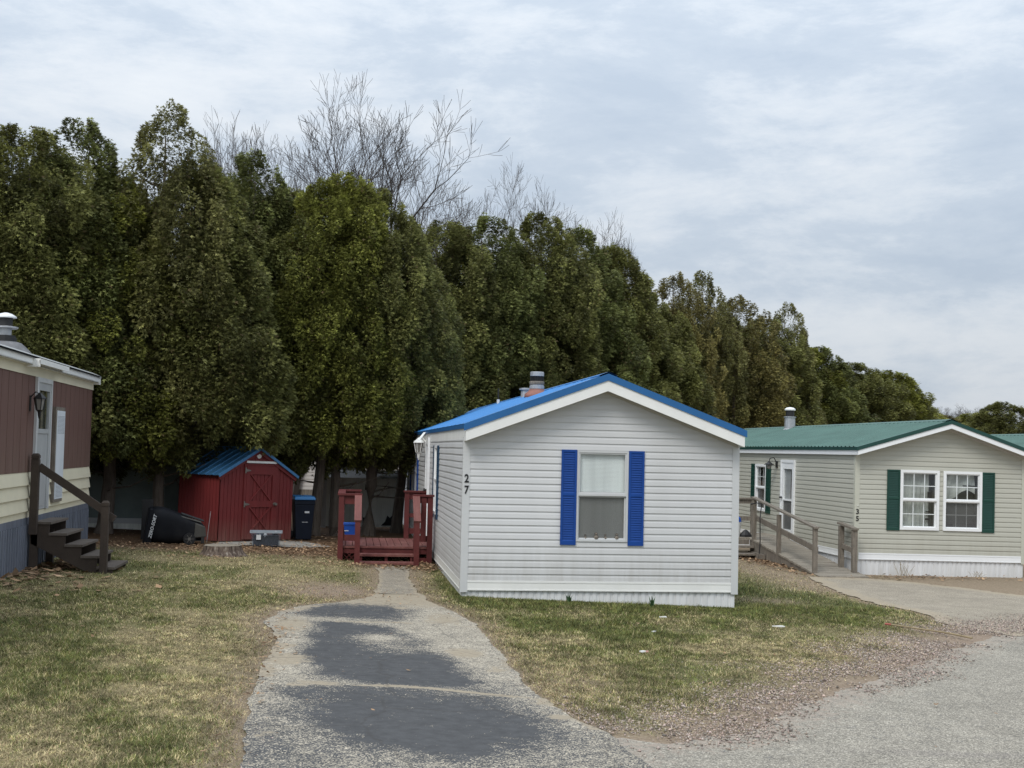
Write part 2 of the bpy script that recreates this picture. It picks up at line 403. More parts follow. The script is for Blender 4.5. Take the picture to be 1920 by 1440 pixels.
# ------------------------------------------------------------------ hard sheets
def sheet(name, P, step, dz, mat, cols_fn, amp=.1, s=2.0, bounds=None, rough_z=.0):
    xs = [p[0] for p in P]; ys = [p[1] for p in P]
    x0, x1, y0, y1 = bounds or (min(xs)-.3, max(xs)+.3, min(ys)-.3, max(ys)+.3)
    ax = np.arange(x0, x1, step); ay = np.arange(y0, y1, step)
    X, Y = np.meshgrid(ax, ay); x = X.ravel(); y = Y.ravel()
    sd = poly_sd(x, y, P) + wob(x, y, s, amp) + wob(x, y, s*6, amp*.3, 4)
    n = len(ax); I = np.arange(len(x)).reshape(len(ay), n)
    F = np.stack([I[:-1, :-1].ravel(), I[:-1, 1:].ravel(), I[1:, 1:].ravel(), I[1:, :-1].ravel()], 1)
    keep = (sd[F] < 0).any(1); F = F[keep]
    g2 = sd.reshape(len(ay), n); gy_, gx_ = np.gradient(g2, step); gl_ = np.hypot(gx_, gy_) + 1e-6
    mv = np.clip(sd, 0, step*1.5)
    x = x - mv*(gx_/gl_).ravel(); y = y - mv*(gy_/gl_).ravel(); sd = np.minimum(sd, 0)
    V = np.stack([x, y, gz(x) + dz + rough_z*(fnoise(x*4, y*4, 3)-.5)], 1)
    used = np.unique(F); mp = np.full(len(x), -1); mp[used] = np.arange(len(used))
    me = np_mesh(name, V[used], mp[F], cols_fn(x[used], y[used], sd[used]), 'Mask', True)
    return tag(link_mesh(name, me, None, mat), kind='structure')

def asphalt(name, agg, dark, sandc, sc=1.0, crack=0.0):
    """speckled old asphalt: mask R = smooth dark patch, G = sand cover, B = stain"""
    m, nt, b = newmat(name)
    at = N(nt, 'ShaderNodeVertexColor'); at.layer_name = 'Mask'
    sp = N(nt, 'ShaderNodeSeparateColor'); nt.links.new(at.outputs[0], sp.inputs[0])
    vo = N(nt, 'ShaderNodeTexVoronoi', Scale=105*sc); nt.links.new(coords(nt), vo.inputs['Vector'])
    hs = N(nt, 'ShaderNodeSeparateColor'); nt.links.new(vo.outputs['Color'], hs.inputs[0])
    r = ramp(nt, [(.0, agg[0]), (.45, agg[1]), (.8, agg[2]), (1, agg[3])]); nt.links.new(hs.outputs[0], r.inputs[0])
    big = noise(nt, coords(nt), 2.2, 8, .7); rb = ramp(nt, [(.3, .80), (.7, 1.15)]); nt.links.new(big, rb.inputs[0])
    base = mixc(nt, 1, r.outputs[0], rb.outputs[0], 'MULTIPLY')
    rd = ramp(nt, [(.3, tuple(c*.8 for c in dark)), (.7, tuple(c*1.25 for c in dark))]); nt.links.new(noise(nt, coords(nt), 9, 8, .7), rd.inputs[0])
    # break the patch edge with noise, leave speckles of aggregate on it
    nb = noise(nt, coords(nt), 7, 10, .78)
    ad = N(nt, 'ShaderNodeMath', operation='MULTIPLY_ADD'); nt.links.new(nb, ad.inputs[0]); ad.inputs[1].default_value = 1.7; ad.inputs[2].default_value = -.78
    a2 = N(nt, 'ShaderNodeMath', operation='ADD'); nt.links.new(sp.outputs[0], a2.inputs[0]); nt.links.new(ad.outputs[0], a2.inputs[1])
    a3 = N(nt, 'ShaderNodeMath', operation='MULTIPLY_ADD'); nt.links.new(hs.outputs[1], a3.inputs[0]); a3.inputs[1].default_value = -.72; nt.links.new(a2.outputs[0], a3.inputs[2])
    rr = ramp(nt, [(.16, 0), (.26, 1)]); nt.links.new(a3.outputs[0], rr.inputs[0])
    c = mixc(nt, rr.outputs[0], base, rd.outputs[0])
    rs = ramp(nt, [(.3, tuple(c_*.82 for c_ in sandc)), (.7, tuple(c_*1.1 for c_ in sandc))]); nt.links.new(noise(nt, coords(nt), 14, 8, .7), rs.inputs[0])
    n3 = noise(nt, coords(nt), 11, 9, .75)
    a4 = N(nt, 'ShaderNodeMath', operation='MULTIPLY_ADD'); nt.links.new(n3, a4.inputs[0]); a4.inputs[1].default_value = 1.3; nt.links.new(sp.outputs[1], a4.inputs[2])
    r4 = ramp(nt, [(.98, 0), (1.12, .92)]); 
    a5 = N(nt, 'ShaderNodeMath', operation='MULTIPLY'); nt.links.new(a4.outputs[0], a5.inputs[0]); a5.inputs[1].default_value = .8
    r4 = ramp(nt, [(.78, 0), (.92, .9)]); nt.links.new(a5.outputs[0], r4.inputs[0])
    c = mixc(nt, r4.outputs[0], c, rs.outputs[0])
    wv = N(nt, 'ShaderNodeTexNoise', Scale=2.5, Detail=6); nt.links.new(coords(nt), wv.inputs['Vector'])
    cv_ = mixc(nt, .22, coords(nt), wv.outputs['Color'])
    ve = N(nt, 'ShaderNodeTexVoronoi', Scale=.75); ve.feature = 'DISTANCE_TO_EDGE'; nt.links.new(cv_, ve.inputs['Vector'])
    rcx = ramp(nt, [(.0, crack), (.007, crack*.5), (.012, 0)]); nt.links.new(ve.outputs['Distance'], rcx.inputs[0])
    c = mixc(nt, rcx.outputs[0], c, (.055, .05, .045))
    st = N(nt, 'ShaderNodeMath', operation='MULTIPLY'); nt.links.new(sp.outputs[2], st.inputs[0]); st.inputs[1].default_value = .6
    c = mixc(nt, st.outputs[0], c, (.16, .135, .14))
    nt.links.new(c, b.inputs['Base Color']); b.inputs['Roughness'].default_value = .9; b.inputs['Specular IOR Level'].default_value = .2
    bp = N(nt, 'ShaderNodeBump', Strength=.35, Distance=.008); nt.links.new(hs.outputs[0], bp.inputs['Height']); nt.links.new(bp.outputs[0], b.inputs['Normal'])
    return m
M['drive'] = asphalt('worn_driveway_asphalt', [(.15, .138, .12), (.31, .28, .228), (.49, .435, .34), (.68, .60, .47)], (.078, .079, .081), (.36, .305, .225), 1.0, .38)
M['road'] = asphalt('old_road_asphalt', [(.14, .128, .108), (.265, .242, .20), (.375, .343, .282), (.60, .55, .455)], (.14, .138, .135), (.36, .30, .245), 1.0)
M['pad'] = asphalt('sandy_parking_pad', [(.20, .175, .138), (.30, .262, .205), (.38, .335, .262), (.50, .44, .345)], (.17, .155, .14), (.38, .32, .235), 1.2)

def bl(x, y, cx, cy, rx, ry): return np.exp(-(((x-cx)/rx)**2 + ((y-cy)/ry)**2))
def drive_cols(x, y, sd):
    w = wob(x, y, 3.0, .10, 6)
    A = 1 - sstep(-.16, .34, poly_sd(x, y, PATCH_A) + w); B = 1 - sstep(-.30, .75, poly_sd(x, y, PATCH_B) + w); C = 1 - sstep(-.2, .35, poly_sd(x, y, PATCH_C) + w)
    dk = np.maximum.reduce([A, B*.88, C*.8])
    dk = dk - .95*bl(x, y, .35, 14.75, .30, .35) - .55*bl(x, y, .60, 14.0, .45, .45) - .10*sstep(13.2, 15, y)*(y < 15.8)
    dk = np.clip(dk, 0, 1)*.95 + .34*(1-sstep(9.8, 11.2, y)) + .14 + .35*(fnoise(x*2.6+5, y*1.4, 4)-.5) + .35*bl(x, y, 1.25, 11.9, .35, .5) + .25*bl(x, y, -.55, 9.3, .25, .5) + .35*bl(x, y, -.45, 11.4, .25, .25)
    # sand in the cross cracks and worn dips
    crack = np.exp(-((y - 11.78 - .10*np.sin(x*3.1) + .12*x)/.065)**2) * (x > -.5)
    crack2 = np.exp(-((y - 16.0 - .09*np.sin(x*2.2))/.10)**2) * .9
    sand = np.maximum.reduce([crack*.75*sstep(.25, .6, fnoise(x*2.5, y*.5+3, 3)), crack2*.6*sstep(.3, .6, fnoise(x*2+9, y*.5, 3)), .75*bl(x, y, -.6, 13.1, .30, .45), .75*bl(x, y, 1.22, 13.9, .25, .4), .6*bl(x, y, -.65, 15.6, .3, .9),
                              .6*(1-sstep(.0, .35, -sd + wob(x, y, 5, .25, 8)))*(y > 9.3)*sstep(.35, .7, fnoise(x*3, y*3, 3)), .50*sstep(16.9, 18.6, y) + .12*sstep(15, 16.5, y), .55*bl(x, y, 1.2, 16.6, .35, .9), .55*bl(x, y, .7, 17.6, .2, .25), .6*bl(x, y, -.25, 11.85, .3, .15)])
    return np.stack([np.clip(dk, 0, 1), np.clip(sand, 0, 1), .0*x], 1)
sheet('driveway', DRIVE, .04, .003, M['drive'], drive_cols, .07, 2.2, rough_z=.010)
def road_cols(x, y, sd):
    edge = 1 - sstep(.0, 1.1, -sd)
    tyre = np.exp(-((y - 8.2 - .62*(x-3.5))/.10)**2)*sstep(3.2, 3.8, x)*.0 + .5*bl(x, y, 4.7, 9.75, .7, .08)
    return np.stack([.10 + .0*x, edge*.45, np.clip(tyre, 0, 1)], 1)
sheet('road', ROAD, .10, -.003, M['road'], road_cols, .22, .9, bounds=(-8, 22, 2, 24), rough_z=.006)
sheet('parking_pad', PAD35, .08, .002, M['pad'], lambda x, y, sd: np.stack([.0*x, .25 + .5*(1-sstep(0, .6, -sd)), .25*(fnoise(x, y*2)-.3)], 1), .22, 1.4)
sheet('front_walk', WALK, .04, .0075, M['pad'], lambda x, y, sd: np.stack([.25+.0*x, .15+.4*(1-sstep(0, .12, -sd)), .6*np.exp(-((y-20.6)/.03)**2)+.6*np.exp(-((y-22.2)/.03)**2)], 1), .05, 3)
sheet('concrete_slab', SHEDPAD, .06, .006, M['concrete'], lambda x, y, sd: np.stack([.0*x]*3, 1), .06, 3)

# ------------------------------------------------------------------ grass (stuff)
def in_view(x, y, mar=.06):
    q = x/np.maximum(y, .1)
    return (q > -.268-mar) & (q < .512+mar)
def blades(n, x0, x1, y0, y1, dens, lmin, lmax, w, lie=1.0):
    x = rng.uniform(x0, x1, n); y = rng.uniform(y0, y1, n)
    k = in_view(x, y)
    x, y = x[k], y[k]
    hard = np.minimum.reduce([poly_sd(x, y, DRIVE) + wob(x, y, 2.2, .07) + wob(x, y, 13, .02, 4), poly_sd(x, y, WALK) + wob(x, y, 3, .05), poly_sd(x, y, PAD35) + wob(x, y, 1.4, .22), poly_sd(x, y, SHEDPAD)])
    rd = poly_sd(x, y, ROAD) + wob(x, y, .9, .35, 3)
    obst = np.minimum(poly_sd(x, y, HOUSE27), poly_sd(x, y, [(10.35, 26.4), (14.1, 26.4), (14.1, 45), (10.35, 45)]))
    d, g, t = masks(x, y)
    p = np.clip(1.0 - .80*d, .02, 1)*(1-.9*t)
    p = p*sstep(-.03, .10, hard)*sstep(.05, 1.3, rd)*(obst > .0)*(x > -4.76 - .021*(y-18.95))
    k = rng.random(len(x)) < p*dens
    x, y, d, g, t = x[k], y[k], d[k], g[k], t[k]
    n = len(x)
    L = rng.uniform(lmin, lmax, n)*(.75 + .5*g)*(1 + .9*sstep(.66, .74, fnoise(x*5+70, y*4+3, 3)))
    dH = poly_sd(x, y, HOUSE27); L *= 1 - .35*(dH < .15)
    az = rng.uniform(0, 2*np.pi, n); el = np.radians(np.clip(rng.normal(14, 16, n)*lie + 14*g + 10*(dH < .12), 4, 86))
    dx, dy, dz = np.cos(az)*np.cos(el), np.sin(az)*np.cos(el), np.sin(el)
    sx, sy = -np.sin(az), np.cos(az)
    ww = w*rng.uniform(.7, 1.4, n)/2
    z = gz(x) + .0
    b0 = np.stack([x-sx*ww, y-sy*ww, z], 1); b1 = np.stack([x+sx*ww, y+sy*ww, z], 1)
    tip = np.stack([x+dx*L, y+dy*L, z+dz*L+.004], 1)
    V = np.stack([b0, b1, tip], 1).reshape(-1, 3)
    gr = rng.random(n) < np.clip(.30 + .68*g + .5*(fnoise(x*7+11, y*5+2, 3)-.5), 0, 1)*(1-.5*d)
    cg = np.array([.140, .165, .052])*rng.uniform(.5, 1.45, (n, 1)); cg[:, 0] *= rng.uniform(.85, 1.35, n)
    ct = np.array([.62, .52, .29])*rng.uniform(.45, 1.2, (n, 1))
    cb = np.array([.38, .28, .17])*rng.uniform(.5, 1.25, (n, 1))
    c = np.where(gr[:, None], cg, np.where((rng.random(n) < .25 + .5*d)[:, None], cb, ct))
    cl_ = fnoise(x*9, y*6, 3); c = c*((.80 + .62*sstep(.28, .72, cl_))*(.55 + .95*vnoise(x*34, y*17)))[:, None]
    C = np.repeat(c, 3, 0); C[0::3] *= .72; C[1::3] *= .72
    return V, C
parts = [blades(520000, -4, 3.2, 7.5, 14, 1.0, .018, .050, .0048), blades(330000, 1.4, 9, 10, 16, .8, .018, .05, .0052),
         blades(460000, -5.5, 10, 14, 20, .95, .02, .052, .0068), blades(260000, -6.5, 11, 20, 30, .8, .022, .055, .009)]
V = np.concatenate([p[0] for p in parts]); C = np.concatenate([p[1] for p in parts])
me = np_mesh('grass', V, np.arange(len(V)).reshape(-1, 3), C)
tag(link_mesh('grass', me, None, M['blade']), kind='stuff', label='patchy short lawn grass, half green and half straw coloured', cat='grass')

# dead leaves (stuff)
def leaves(n, cx, cy, sx, sy, size, ground=True):
    x = rng.normal(cx, sx, n); y = rng.normal(cy, sy, n)
    az = rng.uniform(0, 2*np.pi, n); s = size*rng.uniform(.5, 1.3, n); tl = rng.normal(0, .45, n)
    ux, uy = np.cos(az)*s, np.sin(az)*s; vx, vy = -np.sin(az)*s*.6, np.cos(az)*s*.6
    z = gz(x) + .012 + rng.uniform(0, .02, n); up = np.abs(tl)*s*.9
    P = np.stack([np.stack([x-ux, y-uy, z], 1), np.stack([x+vx, y+vy, z+up*.2], 1), np.stack([x+ux, y+uy, z+up], 1), np.stack([x-vx, y-vy, z+up*.5], 1)], 1)
    c = np.array([.26, .165, .095])*rng.uniform(.35, 1.7, (n, 1)); c[rng.random(n) < .25] *= np.array([1.5, 1.6, 1.7])
    return P.reshape(-1, 3), np.repeat(c, 4, 0)
LV = [leaves(170, -4.55, 20.0, .22, .9, .075), leaves(160, -4.35, 21.2, .25, .5, .07), leaves(60, -3.9, 19.2, .6, .9, .075), leaves(900, -3.3, 25.6, 1.3, .8, .035), leaves(1200, -1.6, 26.0, 1.0, .6, .03),
      leaves(900, -.4, 26.2, .5, 1.0, .035), leaves(500, .6, 23.5, .7, .25, .035), leaves(260, 1.45, 24.0, .2, .6, .05), leaves(420, -1, 29.5, 1.5, 1.0, .05),
      leaves(700, 9.25, 28.6, .22, 1.1, .05), leaves(160, -1.8, 23.6, 2, 1.6, .03), leaves(160, -2.6, 15, 1.5, 4, .022), leaves(150, 4.5, 15.5, 2.2, 2, .022), leaves(260, 11.9, 25.9, 1.1, .25, .04), leaves(220, .2, 18.9, .6, .5, .02), leaves(120, -.75, 14.2, .1, 1.8, .03), leaves(100, -2.4, 24.0, .35, .3, .03)]
V = np.concatenate([p[0] for p in LV]); C = np.concatenate([p[1] for p in LV])
tag(link_mesh('fallen_leaves', np_mesh('fallen_leaves', V, np.arange(len(V)).reshape(-1, 4), C), None, M['litterleaf']), kind='stuff', label='scattered dry brown leaves on the ground under the trees', cat='leaves')

# gravel (stuff): small octahedra beside the road
def stones(n, x0, x1, y0, y1, smin, smax, band, dens=1.0):
    x = rng.uniform(x0, x1, n); y = rng.uniform(y0, y1, n); k = in_view(x, y); x, y = x[k], y[k]
    rd = poly_sd(x, y, ROAD) + wob(x, y, .9, .35, 3); dr = poly_sd(x, y, DRIVE)
    pat = fnoise(x*1.3+3, y*1.3+8, 3)
    if band == 'road': p = np.exp(-((rd-.25-.5*(fnoise(x*.8, y*.8, 2)-.3))/.75)**2)*sstep(.25, .5, pat)*(dr > .03)*(x > 1.7)*sstep(-.55, .05, rd)
    else: p = sstep(0, .1, .25-np.abs(dr))*.35*(y > 8)
    k = rng.random(len(x)) < p*dens; x, y = x[k], y[k]; n = len(x)
    s = rng.uniform(smin, smax, n)*rng.uniform(.6, 1, n)
    D = np.array([[1, 0, 0], [0, 1, 0], [-1, 0, 0], [0, -1, 0], [0, 0, 1], [0, 0, -.5]], float)
    az = rng.uniform(0, 6.28, n); ca, sa = np.cos(az), np.sin(az)
    P = D[None]*s[:, None, None]*rng.uniform(.6, 1.2, (n, 6, 1))
    P[:, :, 2] *= .7
    Q = P.copy(); Q[:, :, 0] = P[:, :, 0]*ca[:, None]-P[:, :, 1]*sa[:, None]; Q[:, :, 1] = P[:, :, 0]*sa[:, None]+P[:, :, 1]*ca[:, None]
    Q += np.stack([x, y, gz(x)+.004], 1)[:, None]
    f = np.array([[0, 1, 4], [1, 2, 4], [2, 3, 4], [3, 0, 4], [1, 0, 5], [2, 1, 5], [3, 2, 5], [0, 3, 5]])
    F = (f[None] + (np.arange(n)*6)[:, None, None]).reshape(-1, 3)
    c = np.array([.33, .278, .24])*rng.uniform(.3, 1.65, (n, 1))*np.stack([rng.uniform(.95, 1.12, n), np.ones(n), rng.uniform(.9, 1.05, n)], 1)
    return Q.reshape(-1, 3), F, np.repeat(c, 6, 0)
S = [stones(190000, 1.7, 11, 9.2, 20, .006, .016, 'road'), stones(26000, 1.7, 10, 9.4, 19, .014, .027, 'road', .8), stones(12000, -1.4, 2.6, 8.4, 18, .004, .011, 'drive')]
off = 0; Fs = []
for v, f, c in S: Fs.append(f+off); off += len(v)
tag(link_mesh('gravel', np_mesh('gravel', np.concatenate([s[0] for s in S]), np.concatenate(Fs), np.concatenate([s[2] for s in S])), None, M['pebble']), kind='stuff', label='loose pinkish gravel along the road edge', cat='gravel')

# ------------------------------------------------------------------ wall tools
def T_front(x0, y0):
    return lambda u, v, d: (x0+u, y0-d, v)
def T_left(x0, y0):
    return lambda u, v, d: (x0-d, y0+u, v)
def T_right(x0, y0):
    return lambda u, v, d: (x0+d, y0+u, v)

LAP = [(0, .0145), (.08, .014), (.60, .0095), (.76, .004), (1.0, .002)]
WIDE = [(0, .038), (1.0, .004)]
def siding(mb, T, v0, v1, c, urange, holes=(), prof=LAP, du=.35, wav=.0, seed=0):
    k = 0; v = v0
    cuts = sorted(set([h[2] for h in holes] + [h[3] for h in holes]))
    while v < v1 - 1e-4:
        P = [(v + a*c, d) for a, d in prof] + [(v + c, prof[0][1])]
        for (za, da), (zb, db) in zip(P[:-1], P[1:]):
            if za >= v1: break
            if zb > v1:
                t = (v1-za)/(zb-za); db = da + (db-da)*t; zb = v1
            seq = [za] + [q for q in cuts if za + 1e-6 < q < zb - 1e-6] + [zb]
            for qa, qb in zip(seq[:-1], seq[1:]):
                f = (lambda q: da + (db-da)*((q-za)/(zb-za) if zb > za else 0))
                d0, d1 = (da, db) if zb == za else (f(qa), f(qb))
                mid = (qa+qb)/2
                ua0, ua1 = urange(qa); ub0, ub1 = urange(qb)
                if ua1-ua0 < .01 and ub1-ub0 < .01: continue
                hs = sorted([(h[0], h[1]) for h in holes if h[2] - 1e-6 <= mid <= h[3] + 1e-6])
                segs = []; a = None
                L = ('lo',); cur = None
                edges = [(ua0, ub0)]
                for h0, h1 in hs: edges += [(h0, h0), (h1, h1)]
                edges.append((ua1, ub1))
                for i in range(0, len(edges), 2):
                    (a0, b0), (a1, b1) = edges[i], edges[i+1]
                    n = max(1, int((max(a1, b1)-min(a0, b0))/du)) if wav else 1
                    for j in range(n):
                        s0, s1 = j/n, (j+1)/n
                        def pt(aa, bb, s, z, dd):
                            u = aa + (bb-aa)*s
                            w = wav*math.sin(u*2.1+seed+z*1.7)*math.sin(u*.83+z*3.1) if wav else 0
                            return T(u, z + w*.6, dd + abs(w))
                        mb.quad(pt(a0, a1, s0, qa, d0), pt(a0, a1, s1, qa, d0), pt(b0, b1, s1, qb, d1), pt(b0, b1, s0, qb, d1))
        v += c; k += 1
    return mb

def shutter(parent, T, u0, u1, v0, v1, mat, slat=.034, proud=.014):
    fr = MB(); w = .032; t0, t1 = proud, proud+.022
    fr.box(u0, u0+w, v0, v1, t0, t1, T); fr.box(u1-w, u1, v0, v1, t0, t1, T)
    vm = v0 + (v1-v0)*.53
    for a, b_ in ((v0, v0+.06), (vm-.02, vm+.02), (v1-.035, v1)): fr.box(u0+w, u1-w, a, b_, t0, t1-.002, T)
    o = fr.build('shutter', mat, parent)
    sl = MB(); sl.box(u0+w, u1-w, v0+.02, v1-.02, t0-.004, t0+.002, T)
    for a, b_ in ((v0+.06, vm-.02), (vm+.02, v1-.035)):
        n = int((b_-a)/slat)
        for i in range(n):
            z = a + (b_-a)*i/n; h = (b_-a)/n
            P = [T(u0+w, z, t0+.019), T(u1-w, z, t0+.019), T(u1-w, z+h*.25, t0+.019), T(u0+w, z+h*.25, t0+.019)]
            sl.quad(T(u0+w, z, t0+.018), T(u1-w, z, t0+.018), T(u1-w, z+h*.95, t0+.003), T(u0+w, z+h*.95, t0+.003))
            sl.quad(T(u0+w, z, t0+.018), T(u1-w, z, t0+.018), T(u1-w, z, t0), T(u0+w, z, t0))
    sl.build('louvre_panel', mat, o)
    return o

def window(parent, T, u0, u1, v0, v1, fmat, fw=.045, proud=.03, deep=-.07, grid=None, blind=True, lower_screen=True, sash=.035, interior=None, vmid=None):
    """returns frame; parts nested: window > pane, blind, muntin"""
    f = MB()
    f.box(u0, u0+fw, v0, v1, deep, proud, T); f.box(u1-fw, u1, v0, v1, deep, proud, T)
    f.box(u0+fw, u1-fw, v1-fw, v1, deep, proud-.002, T); f.box(u0+fw, u1-fw, v0, v0+fw, deep, proud+.004, T)
    vm = vmid or (v0+v1)/2
    f.box(u0+fw, u1-fw, vm-sash/2, vm+sash/2, -.03, proud-.006, T)
    fr = f.build('window', fmat, parent)
    a, b_ = u0+fw, u1-fw
    s = MB(); k = .022
    for (z0, z1, d0) in ((vm+sash/2, v1-fw, -.002), (v0+fw, vm-sash/2, -.028)):
        s.box(a, a+k, z0, z1, d0-.02, d0+.012, T); s.box(b_-k, b_, z0, z1, d0-.02, d0+.012, T)
        s.box(a+k, b_-k, z1-k, z1, d0-.02, d0+.010, T); s.box(a+k, b_-k, z0, z0+k, d0-.02, d0+.010, T)
    s.build('sash', fmat, fr)
    p = MB(); p.quad(T(a+k, vm+sash/2+k, 0), T(b_-k, vm+sash/2+k, 0), T(b_-k, v1-fw-k, 0), T(a+k, v1-fw-k, 0)); p.build('pane', M['glass'], fr)
    p = MB(); p.quad(T(a+k, v0+fw+k, -.026), T(b_-k, v0+fw+k, -.026), T(b_-k, vm-sash/2-k, -.026), T(a+k, vm-sash/2-k, -.026)); p.build('pane', M['screen'] if lower_screen else M['glass'], fr)
    if grid:
        g = MB(); cu, cv = grid
        for (z0, z1, d0) in ((vm+sash/2+k, v1-fw-k, -.001), (v0+fw+k, vm-sash/2-k, -.027)):
            for i in range(1, cu):
                u = a+k + (b_-a-2*k)*i/cu; g.box(u-.009, u+.009, z0, z1, d0-.008, d0-.001, T)
            for j in range(1, cv):
                z = z0 + (z1-z0)*j/cv; g.box(a+k, b_-k, z-.009, z+.009, d0-.0085, d0-.0015, T)
        g.build('muntin', fmat, fr)
    if blind:
        bl_ = MB(); n = int((v1-v0-2*fw)/.019)
        for i in range(n):
            z = v0+fw + (v1-v0-2*fw)*i/n; h = (v1-v0-2*fw)/n
            bl_.quad(T(a, z, -.052), T(b_, z, -.052), T(b_, z+h*.985, -.056), T(a, z+h*.985, -.056))
        bl_.build('blind', M['blind'], fr)
    # dark room shell behind the opening
    r = MB(); dd = -.35
    C = [(u0+.01, v0+.01), (u1-.01, v0+.01), (u1-.01, v1-.01), (u0+.01, v1-.01)]
    for i in range(4):
        (ua, va), (ub, vb) = C[i], C[(i+1) % 4]
        r.quad(T(ua, va, deep), T(ub, vb, deep), T(ub, vb, dd), T(ua, va, dd))
    r.quad(*[T(u, v, dd) for u, v in C])
    r.build('reveal', interior or M['glass_dark'], fr)
    return fr

def metal_roof(mb, x_e, z_e, x_r, z_r, y0, y1, pitch=.3, rib=.018, rw=.05, nseg=1, zs=0.0):
    """ribbed sheet from eave (x_e,z_e) to ridge; ribs run up the slope"""
    ys = []
    y = y0
    while y < y1:
        for dy, h in ((0, 0), (pitch-rw*1.7, 0), (pitch-rw*1.2, rib), (pitch-rw*.5, rib)):
            if y+dy < y1: ys.append((y+dy, h))
        y += pitch
    ys.append((y1, 0))
    nx_, nz_ = -(z_r-z_e), (x_r-x_e)
    l = math.hypot(nx_, nz_); nx_, nz_ = nx_/l, nz_/l
    if nz_ < 0: nx_, nz_ = -nx_, -nz_
    for (ya, ha), (yb, hb) in zip(ys[:-1], ys[1:]):
        mb.quad((x_e+nx_*ha, ya, z_e+nz_*ha), (x_e+nx_*hb, yb, z_e+nz_*hb), (x_r+nx_*hb, yb, z_r+nz_*hb), (x_r+nx_*ha, ya, z_r+nz_*ha))
    return mb

def skirt(mb, T, u0, u1, v0fn, v1, pitch=.105, dep=.012, du=None):
    u = u0; i = 0
    prof = [(0, 0), (.30, 0), (.38, dep), (.92, dep), (1.0, 0)]
    while u < u1 - 1e-6:
        for (a, da), (b_, db) in zip(prof[:-1], prof[1:]):
            ua, ub = u+a*pitch, min(u+b_*pitch, u1)
            if ua >= u1: break
            mb.quad(T(ua, v0fn(ua), da), T(ub, v0fn(ub), db), T(ub, v1, db), T(ua, v1, da))
        u += pitch
    return mb

def digits(parent, txt, size, place, mat, name='house_number', rot=None, extrude=.004, bold=.0, shear=0):
    cu = bpy.data.curves.new('t', 'FONT'); cu.body = txt; cu.size = size; cu.extrude = extrude; cu.align_x = 'CENTER'; cu.offset = bold; cu.shear = shear
    cu.space_line = 1.0
    o = bpy.data.objects.new('t', cu); COL.objects.link(o)
    dg = bpy.context.evaluated_depsgraph_get(); me = bpy.data.meshes.new_from_object(o.evaluated_get(dg))
    bpy.data.objects.remove(o); bpy.data.curves.remove(cu)
    me.name = name; me.materials.clear(); me.materials.append(mat)
    o = link_mesh(name, me, parent)
    o.location = place; o.rotation_euler = rot or (R(90), 0, 0)
    return o

def gable_trim(parent, hw, eL, eR, pk, y, th, mat, name, yth=.03):
    """rake board: eL,eR=(x,z) lower corner tops, pk=(x,z) top; th vertical height"""
    m_ = MB(); f = lambda u, v, d: (u, y+d, v)
    m_.poly_prism([(eL[0], eL[1]-th), (pk[0], pk[1]-th), (pk[0], pk[1]), (eL[0], eL[1])], f, 0, yth)
    m_.poly_prism([(pk[0], pk[1]-th), (eR[0], eR[1]-th), (eR[0], eR[1]), (pk[0], pk[1])], f, 0, yth)
    return m_.build(name, mat, parent)

